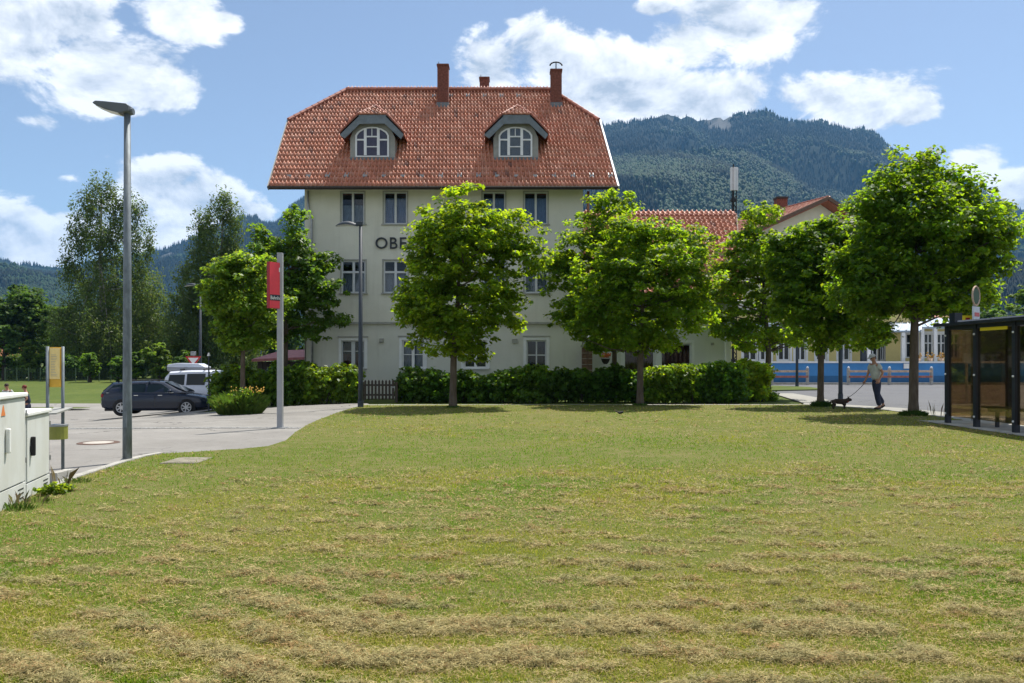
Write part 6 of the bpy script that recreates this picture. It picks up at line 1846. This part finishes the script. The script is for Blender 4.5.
# flowering clump on the car park
fcx, fcy = PX(240, 24.6), 24.6
fc = local_root('flower_clump', (fcx, fcy, tz(fcx, fcy)), 'rounded clump of tall grass and yellow flowers on the edge of the car park', 'flower clump')
def blades(n, cx, cy, rx, ry, h, wd, tint, name, parent, mat, spread=.5, loc=(0, 0, 0), zf=None):
    a = RNG.random(n) * 6.283; q = np.sqrt(RNG.random(n)); bx = cx + rx * q * np.cos(a); by = cy + ry * q * np.sin(a)
    hh = h * (.5 + .6 * RNG.random(n)) * (1 - .45 * q ** 2)
    dr = unit(np.stack([RNG.normal(0, 1, n) * .6 + np.cos(a) * q, RNG.normal(0, 1, n) * .6 + np.sin(a) * q, np.zeros(n)], 1))
    sdv = np.stack([-dr[:, 1], dr[:, 0], np.zeros(n)], 1)
    v = np.empty((n, 5, 3)); base = np.stack([bx, by, np.zeros(n)], 1)
    ww = wd * (.6 + .8 * RNG.random(n))[:, None]
    up = np.array([0, 0, 1.0])
    sp = (spread * RNG.random(n))[:, None]
    m1 = base + up * (hh * .55)[:, None] + dr * sp * hh[:, None] * .25
    tp = base + up * (hh * (1 - .35 * sp[:, 0]))[:, None] + dr * sp * hh[:, None]
    v[:, 0] = base - sdv * ww; v[:, 1] = base + sdv * ww; v[:, 2] = m1 + sdv * ww * .8; v[:, 3] = tp; v[:, 4] = m1 - sdv * ww * .8
    t = np.array(tint)[None, :] * (.7 + .6 * RNG.random((n, 1))) * (1 + RNG.normal(0, .08, (n, 3)))
    o = np_mesh(name, v.reshape(-1, 3), 5, np.arange(5 * n), mat, loc=loc, parent=parent, tint=np.repeat(np.clip(t, .1, 3), 5, axis=0))
    return o
blades(2600, 0, 0, .66, .5, .85, .007, (.55, .75, .7), 'grass_tuft', fc, M['grass'], .8)['kind'] = 'stuff'
foliage('foliage', [(0, 0, .3, .60, .5, .28), (.25, 0, .5, .40, .4, .28), (-.3, 0, .35, .35, .3, .25)], 3400, .07, M['leaf_hedge'], fc, clump=.12, per=18, hue=(1.2, 1.2, 1))
mb = MB()
for k in range(46):
    a = random.random() * 6.28; q = math.sqrt(random.random()) * .6
    mb.sphere((.22 + q * math.cos(a), q * .5 * math.sin(a), .64 + .2 * random.random()), .022, 5, 3)
tag(mb.build('flower_heads', M['sign_yellow'], fc), kind='stuff')
# tufts at tree feet and by the cabinets
for (px_, Yq, rx_, h_, lb, nn, tn) in ((913, 22.4, .38, .22, 'grass tuft round the foot of the largest maple', 700, (.45, .7, .8)), (822, 26.9, .36, .26, 'grass tuft round the foot of the maple beside the dog', 600, (.4, .65, .8)), (640, 27.6, .25, .12, 'low grass tuft at the foot of the broad middle maple', 300, (.45, .7, .8)),
                                       (453, 26.3, .28, .10, 'low grass tuft at the foot of the lone maple', 300, (.45, .7, .8))):
    o = blades(nn, 0, 0, rx_, rx_ * .7, h_, .008, tn, 'grass_tuft', None, M['grass'], .7, loc=(PX(px_, Yq), Yq, .03)); tag(o, lb, 'grass tuft')
o = blades(14, 0, 0, .3, .25, .55, .004, (.9, .9, 1), 'dry_stalks', None, M['hay'], .35, loc=(PX(936, 22.2), 22.2, .03)); tag(o, 'few thin stalks growing right of the largest maple trunk', 'stalks')
wx_, wy_ = PX(41, 9.25), 9.25
wd_ = local_root('weed', (wx_ + .12, wy_, .02), 'bright green leafy weed at the foot of the smaller cabinet', 'weed')
foliage('foliage', [(0, 0, .08, .16, .10, .07), (.10, .15, .07, .09, .1, .06)], 420, .055, M['leaf_lime'], wd_, clump=.05, per=14, hue=(.9, .95, 1))
for (px_, Yq, h_, nn, lb, tn, mt) in ((12, 8.55, .24, 34, 'tall dry grass in front of the larger cabinet', (1, 1, 1), 'hay'), (24, 8.7, .12, 60, 'green and straw coloured grass between the two cabinets', (.7, .8, .9), 'grass'), (53, 9.9, .30, 16, 'thin dry grass by the foot of the timetable posts', (1, 1, 1), 'hay'), (68, 10.2, .09, 160, 'low grass edging the kerb beside the timetable posts', (.6, .8, .9), 'grass'), (2, 8.3, .12, 160, 'low green grass at the left picture edge', (.6, .8, .9), 'grass')):
    o = blades(nn, 0, 0, .22, .12, h_, .0022, tn, 'grass_clump', None, M[mt], .6, loc=(PX(px_, Yq) + .12, Yq, .03)); tag(o, lb, 'grass')

# ------------------------------------------------------------------ lawn grass and dry cuttings
lawn_poly = np.array(LAWN)


def inside(x, y):
    c = np.zeros(len(x), bool); P = lawn_poly; j = len(P) - 1
    for i in range(len(P)):
        xi, yi = P[i]; xj, yj = P[j]
        cond = ((yi > y) != (yj > y))
        with np.errstate(divide='ignore', invalid='ignore'):
            xx = (xj - xi) * (y - yi) / (yj - yi) + xi
        c ^= cond & (x < xx); j = i
    return c


def hay_amount(x, y):
    """how much dry cuttings lie on the lawn here"""
    e = y + .22 * np.clip(x - 1, 0, 9) * -1.0
    a = 1 - S(e, 10.6, 12.0) * (1 - .62 * S(y, 15.5, 17.5)) * (1 - .6 * S(x, 3, 8))
    a = a * (0.40 + .60 * S(x, -4.6 - .1 * y, -1.0 - .1 * y))
    return a


n = 430000
py = 405 + 285 * RNG.random(n) ** .88
y = CAMH * F / (py - CY); x = (RNG.random(n) - .5) * 1.62 * y
k = inside(x, y); x = x[k]; y = y[k]; n = len(x)
h = (.013 + .018 * RNG.random(n)) * (1 + .03 * (y - 4)); wv = .0030 * (y / 4) ** .9 * (.7 + .6 * RNG.random(n))
patch = fbm(x * .9, y * .9, 4); rows = np.sin(y * 11.4 + 2 * fbm(x * .4, y * .4, 2) * 3)
hay = hay_amount(x, y)
h *= .75 + .5 * patch
a = RNG.random(n) * 6.283; dr = np.stack([np.cos(a), np.sin(a), np.zeros(n)], 1); sd_ = np.stack([-dr[:, 1], dr[:, 0], np.zeros(n)], 1)
base = np.stack([x, y, np.full(n, .028)], 1)
v = np.empty((n, 3, 3))
v[:, 0] = base - sd_ * wv[:, None]; v[:, 1] = base + sd_ * wv[:, None]
v[:, 2] = base + dr * (h * (.3 + .9 * RNG.random(n)))[:, None] + np.array([0, 0, 1.]) * h[:, None]
g1 = np.array([.64, .98, .26]); g2 = np.array([1.30, 1.12, .50]); g3 = np.array([1.95, 1.4, 1.6])
f = np.clip((patch - .42) * 3.2 + RNG.normal(0, .22, n) + .60 * hay - .25, 0, 1)[:, None]
t = g1 * (1 - f) + g2 * f
dry = (RNG.random(n) < (.05 + .30 * hay * (patch > .45)))[:, None]
t = np.where(dry, g3, t) * (.75 + .5 * RNG.random((n, 1)))
o = np_mesh('lawn_grass', v.reshape(-1, 3), 3, np.arange(3 * n), M['grass'], tint=np.repeat(t, 3, axis=0))
tag(o, 'short mown green and yellowish grass covering the lawn', 'grass', kind='stuff')

# cuttings: small wispy heaps in loose rows, and single stalks scattered between them
nc = 19000
py = 396 + 300 * RNG.random(nc) ** .95
cy_ = CAMH * F / (py - CY); cx2 = (RNG.random(nc) - .5) * 1.62 * cy_
rowp = .30 + .012 * cy_
wob = .10 * cx2 + 1.3 * fbm(cx2 * .22 + 3, cy_ * .12, 2) - .9 * np.clip(-cx2 - 1, 0, 4) * .45
cy_ = cy_ + (np.round((cy_ + wob) / rowp) * rowp - (cy_ + wob)) * .62 + RNG.normal(0, .030, nc) * (1 + .05 * cy_)
q = .4 * fbm(cx2 * 1.1 + 31, cy_ * 1.5 + 7, 4) + .6 * fbm(cx2 * 4.2 + 11, cy_ * 7 + 7, 2)
am = hay_amount(cx2, cy_)
k = (RNG.random(nc) < am * np.clip((q - .46) * 7.0, .03, .85)) & inside(cx2, cy_) & (cy_ > 3.0)
cx2, cy_, q, am = cx2[k], cy_[k], q[k], am[k]; nc = len(cx2)
rx2 = RNG.uniform(.025, .095, nc) * (1 + .03 * cy_); ry2 = rx2 * RNG.uniform(.28, .55, nc); hh2 = RNG.uniform(.006, .046, nc) * (.5 + 1.4 * (q - .3))
per = np.clip(50 * (6 / cy_) ** .9, 9, 75).astype(int)
ci = np.repeat(np.arange(nc), per); n1_ = len(ci)
g1_, g2_ = RNG.normal(0, 1, n1_), RNG.normal(0, 1, n1_)
X1 = cx2[ci] + g1_ * rx2[ci] * .8; Y1 = cy_[ci] + g2_ * ry2[ci] * .8
Z1 = .036 + hh2[ci] * np.exp(-(g1_ ** 2 + g2_ ** 2) * .45) * (.3 + 1.5 * RNG.random(n1_))
n2_ = 150000
py = 398 + 290 * RNG.random(n2_) ** .85
Y2 = CAMH * F / (py - CY); X2 = (RNG.random(n2_) - .5) * 1.62 * Y2
k = inside(X2, Y2) & (RNG.random(n2_) < hay_amount(X2, Y2) * np.clip(fbm(X2 * .8 + 3, Y2 * .8, 3) * 2.2 - .45, .15, 1))
X2, Y2 = X2[k], Y2[k]; n2_ = len(X2)
P0 = np.stack([np.concatenate([X1, X2]), np.concatenate([Y1, Y2]), np.concatenate([Z1, .036 + .014 * RNG.random(n2_)])], 1)
n = len(P0); yv = P0[:, 1]
Ls = (.010 + .020 * RNG.random(n)) * (1 + .05 * (yv - 4)); a = RNG.random(n) * 6.283
dr = np.stack([np.cos(a), np.sin(a) * .8, RNG.normal(0, .30, n)], 1); sd_ = np.stack([-np.sin(a), np.cos(a), RNG.normal(0, .6, n)], 1)
w_ = (.0012 * (yv / 4) ** 1.0 + .0003)[:, None]
v = np.empty((n, 4, 3)); bend = RNG.normal(0, .25, (n, 1)) * sd_ * Ls[:, None]
v[:, 0] = P0 - dr * Ls[:, None]; v[:, 1] = P0 + bend - sd_ * w_; v[:, 2] = P0 + dr * Ls[:, None]; v[:, 3] = P0 + bend + sd_ * w_
v[:, :, 2] = np.maximum(v[:, :, 2], .028)
tt = RNG.random((nc, 1)); base_t = np.array([1.50, 1.44, 1.22]) * (1 - tt) + np.array([.90, 1.02, .84]) * tt
base_t = np.where(RNG.random((nc, 1)) < .14, np.array([1.15, .90, .72]), base_t)
t = np.vstack([base_t[ci], np.tile(np.array([[1.35, 1.22, .95]]), (n2_, 1))]) * (.6 + .7 * RNG.random((n, 1)))
o = np_mesh('grass_cuttings', v.reshape(-1, 3), 4, np.arange(4 * n), M['hay'], tint=np.repeat(t, 4, axis=0))
tag(o, 'loose rows of dry straw coloured grass cuttings lying on the lawn', 'grass cuttings', kind='stuff')
cl = cx2
print('grass cuttings', n, 'clumps', len(cl))

# ------------------------------------------------------------------ mountains
M['mountain'] = material('mountain_ground', (1, 1, 1), 0.95, 0.3, 0.012, attr='tint', spec=0.1)
M['conifer'] = leaf_material('mountain_tree', (.0075, .0180, .0080), (.008, .022, .006), .10, .8)


def prof(tab, px):
    t = np.array(tab, dtype=float); return np.interp(px, t[:, 0], t[:, 1])


def massif(tab, D0, D1, pxa, pxb, nu, nt, amp, ntrees, label, seed, rocky=1.0, pw=1.12, th=(13, 24)):
    P = np.linspace(pxa, pxb, nu); u = (P - CX) / F; tt = np.linspace(0, 1, nt)
    H = (CY - prof(tab, P)) / F
    U, T = np.meshgrid(u, tt); HH = np.tile(H, (nt, 1))
    D = D0 + (D1 - D0) * T
    D = D + (fbm(U * 9 + seed, T * 0 + seed, 3) - .5) * 260 * T
    Xm = U * D
    Hm = HH * D1
    rn = 1 - np.abs(fbm(Xm / 420 + seed, D / 900 + seed, 4) * 2 - 1)
    rn2 = fbm(Xm / 130 + seed, D / 200, 4)
    Z = Hm * (T ** pw) * (1 + 0 * T)
    Z = Z + (rn - .62) * amp * np.sin(np.pi * T) ** .8 * np.minimum(1, Hm / 400) + (rn2 - .5) * amp * .28 * np.sin(np.pi * T) ** .6
    jag = (fbm(U * 150 + seed, T * 0 + 3, 3) - .5) * 22 * rocky
    Z = Z + jag * T ** 8
    lim = HH * D * (.60 + .40 * T) + 2 + (1 - T) * 60
    Z = np.minimum(Z, np.where(T < .97, np.minimum(lim, HH * D * .992), 1e9))
    Z = np.where(T == 1, HH * D + 1.6 + jag, Z)
    # back slope
    Xb = U[-1] * (D[-1] + 400); Zb = Z[-1] * .55
    Xm = np.vstack([Xm, Xb]); Dm = np.vstack([D, D[-1] + 400]); Z = np.vstack([Z, Zb]); R = nt + 1
    Xm = np.vstack([Xm[0:1] * .98, Xm]); Dm = np.vstack([Dm[0:1] * .98, Dm]); Z = np.vstack([Z[0:1] * 0 - 30, Z]); R += 1
    verts = np.stack([Xm.ravel(), Dm.ravel(), Z.ravel()], 1)
    i_, j_ = np.meshgrid(np.arange(nu - 1), np.arange(R - 1)); b = (j_ * nu + i_).ravel()
    idx = np.stack([b, b + 1, b + nu + 1, b + nu], 1).ravel()
    rk = fbm(Xm / 60 + 5 + seed, Z / 45 + 9, 4)
    hi = np.clip(Z / np.maximum(np.vstack([Hm[0:1], Hm, Hm[-1:]]), 1), 0, 1.1)
    cell = fbm(Xm / 260 + 2 + seed, Z / 200 + 1, 3)
    rock = S(rk, .565, .62) * S(hi, .66, .84) * S(cell, .46, .56) * rocky
    meadow = S(rk, .64, .70) * (1 - S(hi, .5, .8)) * S(cell, .55, .62) * .8
    g = np.array([.007, .014, .008]); rc = np.array([.10, .10, .095]); md = np.array([.12, .17, .05])
    tint = g * (1 - rock[..., None]) + rc * rock[..., None]
    tint = tint * (1 - meadow[..., None]) + md * meadow[..., None]
    o = np_mesh('mountain', verts, 4, idx, M['mountain'], tint=tint.reshape(-1, 3), smooth=True); tag(o, kind='structure')
    # the forest on it
    n = ntrees
    ru = RNG.random(n) * (nu - 1); rt = (1 + (RNG.random(n) ** .8) * (nt - 1))
    iu = np.minimum(ru.astype(int), nu - 2); it = np.minimum(rt.astype(int), R - 2); fu = ru - iu; ft = rt - it
    def bil(A): return (A[it, iu] * (1 - fu) + A[it, iu + 1] * fu) * (1 - ft) + (A[it + 1, iu] * (1 - fu) + A[it + 1, iu + 1] * fu) * ft
    bare = bil(np.maximum(rock, meadow)); kp = RNG.random(n) > bare * 1.15
    nr_ = 1400; # extra trees along the skyline
    X_, Y_, Z_ = bil(Xm)[kp], bil(Dm)[kp], bil(Z)[kp]
    n = len(X_)
    patch = fbm(X_ / 170 + seed, Z_ / 110 + 4, 3); broad = RNG.random(n) < S(patch, .50, .64) * .85 * (1 - .6 * S(Z_, 450, 800))
    hgt = RNG.uniform(th[0], th[1], n) * np.where(broad, .72, 1); rad = np.where(broad, RNG.uniform(4.2, 6.5, n), RNG.uniform(2.4, 3.8, n))
    v = np.empty((n, 9, 3)); a0 = RNG.random(n) * 6.28
    for k in range(4):
        a = a0 + k * math.pi / 2
        v[:, k, 0] = X_ + rad * np.cos(a); v[:, k, 1] = Y_ + rad * np.sin(a); v[:, k, 2] = Z_ + np.where(broad, hgt * .15, -1)
        r2 = rad * np.where(broad, .95, .42)
        v[:, 4 + k, 0] = X_ + r2 * np.cos(a + .4); v[:, 4 + k, 1] = Y_ + r2 * np.sin(a + .4); v[:, 4 + k, 2] = Z_ + hgt * np.where(broad, .62, .52)
    v[:, 8, 0] = X_; v[:, 8, 1] = Y_; v[:, 8, 2] = Z_ + hgt
    q = []
    for k in range(4):
        j = (k + 1) % 4
        q += [[k, j, 4 + j], [k, 4 + j, 4 + k], [4 + k, 4 + j, 8]]
    q = np.array(q).ravel()
    idx = (np.arange(n)[:, None] * 9 + q[None, :]).ravel()
    base = np.where(broad[:, None], np.array([1.15, 1.45, .85]), np.array([.45, .56, .56])) * (.6 + .8 * RNG.random((n, 1)))
    base = base * (.45 + 1.1 * patch[:, None])
    o = np_mesh('mountain_forest', v.reshape(-1, 3), 3, idx, M['conifer'], tint=np.repeat(base, 9, axis=0))
    tag(o, label, 'forest', kind='stuff')


BACK = [(-900, 262), (-500, 248), (-300, 258), (-120, 240), (0, 262), (20, 268), (55, 273), (100, 264), (155, 255), (185, 248), (205, 236), (222, 222), (240, 217), (252, 217), (262, 223), (278, 223), (284, 215), (290, 207), (303, 199), (350, 176),
        (420, 150), (500, 138), (560, 131), (608, 126), (640, 122), (652, 118), (666, 115), (682, 118), (689, 114.5), (697, 122), (710, 120), (724, 118), (737, 116), (752, 118), (766, 116), (775, 119), (782, 123), (795, 126), (806, 123), (817, 121), (826, 123), (832, 126), (842, 128),
        (853, 130), (862, 129), (873, 132), (880, 138), (886, 146), (896, 154), (930, 168), (960, 178), (985, 190), (1000, 201), (1024, 212), (1100, 236), (1200, 240), (1400, 215), (1700, 240)]
massif(BACK, 1250, 3300, -520, 1500, 620, 120, 330, 120000, 'conifer forest covering the high rocky mountain ridge', 3.0)
FRONT = [(380, 330), (480, 260), (560, 190), (608, 160), (660, 152), (720, 150), (745, 154), (775, 168), (810, 184), (838, 193), (870, 208), (905, 226), (950, 262), (985, 290), (1020, 330)]
massif(FRONT, 1000, 2300, 385, 1015, 240, 60, 240, 48000, 'greener forest on the lower spur in front of the high ridge', 8.0, rocky=.3)
LOWR = [(860, 322), (900, 292), (950, 278), (985, 268), (1024, 262), (1100, 255), (1250, 262), (1400, 300)]
massif(LOWR, 700, 1300, 865, 1395, 120, 36, 60, 12000, 'wooded foothill at the right behind the bus stop', 5.0, rocky=.1, th=(11, 18))
LOWL = [(-700, 285), (-400, 278), (-150, 268), (-40, 262), (10, 266), (30, 274), (60, 284), (90, 296), (130, 310), (170, 330)]
massif(LOWL, 900, 1700, -650, 168, 160, 40, 60, 20000, 'wooded hill at the far left', 6.0, rocky=.1, th=(12, 20))

# ------------------------------------------------------------------ haze
hz_m = bpy.data.materials.new('haze'); hz_m.use_nodes = True
t = NT(hz_m.node_tree); t.n.clear()
pv = t.new('ShaderNodeVolumePrincipled')
pv.inputs['Color'].default_value = (0.22, 0.54, 1.0, 1)
pv.inputs['Density'].default_value = 0.000070
pv.inputs['Anisotropy'].default_value = 0.1
out = t.new('ShaderNodeOutputMaterial'); t.l.new(pv.outputs[0], out.inputs['Volume'])
try: hz_m.cycles.homogeneous_volume = True
except Exception: pass
hz = MB().box(-7500, 7500, -600, 7000, -35, 1180).build('haze', hz_m)
tag(hz, kind='stuff')
